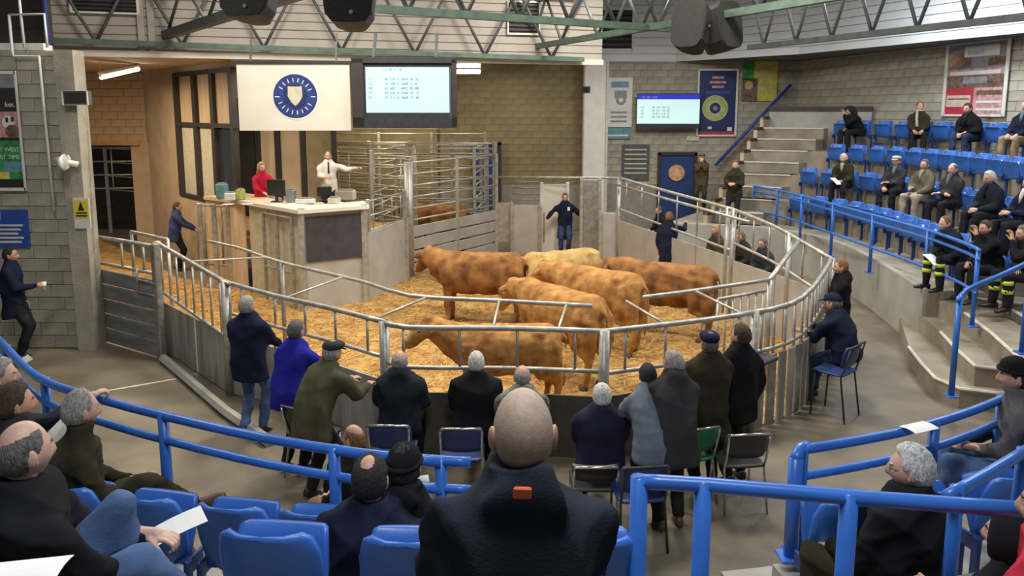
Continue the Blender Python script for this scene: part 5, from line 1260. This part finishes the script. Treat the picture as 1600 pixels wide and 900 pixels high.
# ------------------------------------------------------------------ cattle
def cow(label, x, y, heading, coatm, sc=1.0, yaw=0, low=0.0, z=0.03, step=0.0, group='cattle in the ring'):
    t = thing('cow', label, 'cow', (x, y, z), group, math.radians(heading)); t.scale = (sc, sc, sc); b = MB(); I = Matrix.Rotation(PI/2, 3, 'X')
    yw = math.radians(yaw)
    def hd(p):   # neck and head follow the turn
        p = Vector(p); f = sst(.55, 1.2, p.y); a = yw*f; q = Vector((p.x, p.y-.6, 0)); c, s_ = math.cos(a), math.sin(a)
        return Vector((q.x*c-q.y*s_, q.x*s_+q.y*c+.6, p.z-low*sst(.7, 1.3, p.y)))
    b.loft([ring(Vector((0, yy, zz)), I, hw, hh, 20, 2.35) for yy, zz, hw, hh in ((-.86, 1.04, .09, .12), (-.82, 1.04, .18, .21), (-.70, 1.03, .28, .29), (-.50, 1.0, .32, .33), (-.2, .95, .33, .37), (.1, .92, .35, .40), (.35, .92, .33, .40), (.58, .96, .25, .35), (.74, 1.0, .18, .28), (.84, 1.03, .11, .18))])
    b.limb([hd((0, .50, 1.04)), hd((0, .80, 1.14)), hd((0, 1.02, 1.22)), hd((0, 1.16, 1.25))], (.29, .235, .19, .155), 14)
    b.limb([hd((0, .60, .82)), hd((0, .86, .92)), hd((0, 1.06, 1.08))], (.14, .10, .07), 10)
    b.limb([hd((0, 1.10, 1.27)), hd((0, 1.22, 1.19)), hd((0, 1.34, 1.07)), hd((0, 1.43, .98))], (.155, .150, .122, .108), 14)
    b.ell(hd((0, 1.12, 1.38)), (.12, .09, .07), 10, 8)
    for q in (-1, 1):
        b.ell(hd((q*.125, 1.24, 1.22)), (.035, .05, .03), 8, 6); b.ell(hd((q*.24, 1.07, 1.28)), (.14, .034, .068), 10, 8, Matrix.Rotation(yw, 3, 'Z') @ Matrix.Rotation(q*.25, 3, 'Y'))
        b.ell((q*.19, -.50, 1.22), (.09, .14, .07), 10, 8)
        st = step*q
        b.limb([(q*.15, -.60, 1.02), (q*.165, -.58, .78), (q*.165, -.52+st*.4, .60)], (.20, .175, .115), 12)
        b.limb([(q*.14, -.70, .98), (q*.16, -.74, .72), (q*.16, -.76+st, .45), (q*.16, -.72+st, .16), (q*.16, -.68+st, .07)], (.17, .14, .074, .056, .064), 12)
        b.limb([(q*.165, -.52+st*.4, .60), (q*.16, -.76+st, .44)], (.10, .062), 10)
        b.limb([(q*.18, .52, .98), (q*.185, .50, .70), (q*.17, .54-st, .38), (q*.17, .53-st, .15), (q*.17, .55-st, .06)], (.18, .125, .070, .054, .062), 12)
    b.limb([(0, -.84, 1.20), (0, -.93, 1.08), (0, -.94, .80), (0, -.92, .52)], (.04, .032, .022, .024), 8); b.limb([(0, -.92, .52), (0, -.90, .36)], (.035, .03), 8)
    b.ell((0, -.2, .60), (.16, .3, .08), 10, 8)
    fuse(b, 'body', coatm, t, .026, 3, folds(.008, 16, int(heading*10) % 97+3))
    MB().ell(hd((0, 1.505, .93)), (.090, .040, .065), 12, 8, Matrix.Rotation(yw, 3, 'Z')).build('muzzle', 'muzzle_pink', t, True, True)
    for q in (-1, 1):
        MB().ell(hd((q*.142, 1.265, 1.20)), (.018, .022, .018), 8, 6).build('eye', 'iris', t, True, True)
        for yy, zz in ((-.66+step*q, .03), (.57-step*q, .03)): MB().loft([ring(Vector((q*.165, yy, z_)), Matrix.Identity(3), a, a*1.25, 10) for z_, a in ((-.03, .062), (.02, .058), (.06, .05))]).build('hoof', 'hoof', t, True, True)
    c = hd((.30, 1.09, 1.27)); MB().rbox(c, (.06, .012, .06), .004, yw).build('ear_tag', 'tag_yellow', t, False, True)
    return t
cow('dark faced amber cow standing sideways at the left of the group, head to the rostrum', -.62, 13.75, 80, 'coat_brown', 1.0, low=.10, yaw=-38)
cow('tan cow standing sideways right behind the front fence', -.10, 9.62, 92, 'coat_tan', .86, low=-.06, step=.06)
cow('golden cow turned away, its rump against the front fence', .72, 10.9, 38, 'coat_amber', 1.0, low=.2)
cow('amber cow turned away, middle one of the three rumps', 1.40, 12.3, 50, 'coat_tan', 1.0, low=.2, step=.05)
cow('dark tan cow with its rump towards the right corner', 2.68, 12.95, 60, 'coat_brown', .97, low=.15)
cow('pale golden cow at the back facing the camera over the others', 1.0, 14.5, 118, 'coat_gold', .92, yaw=50, low=.05)
cow('dark brown cow standing in the race behind the rail gate', -2.0, 20.9, 70, 'coat_brown', 1.0, group='cattle in the race')
run_jobs()
# lettering becomes real meshes
dg = bpy.context.evaluated_depsgraph_get()
for o in [q for q in bpy.data.objects if q.type == 'FONT']:
    me = bpy.data.meshes.new_from_object(o.evaluated_get(dg)); n = bpy.data.objects.new('lettering', me); link(n, o.parent); n.matrix_local = o.matrix_local.copy(); n['kind'] = 'stuff'
    bpy.data.objects.remove(o)
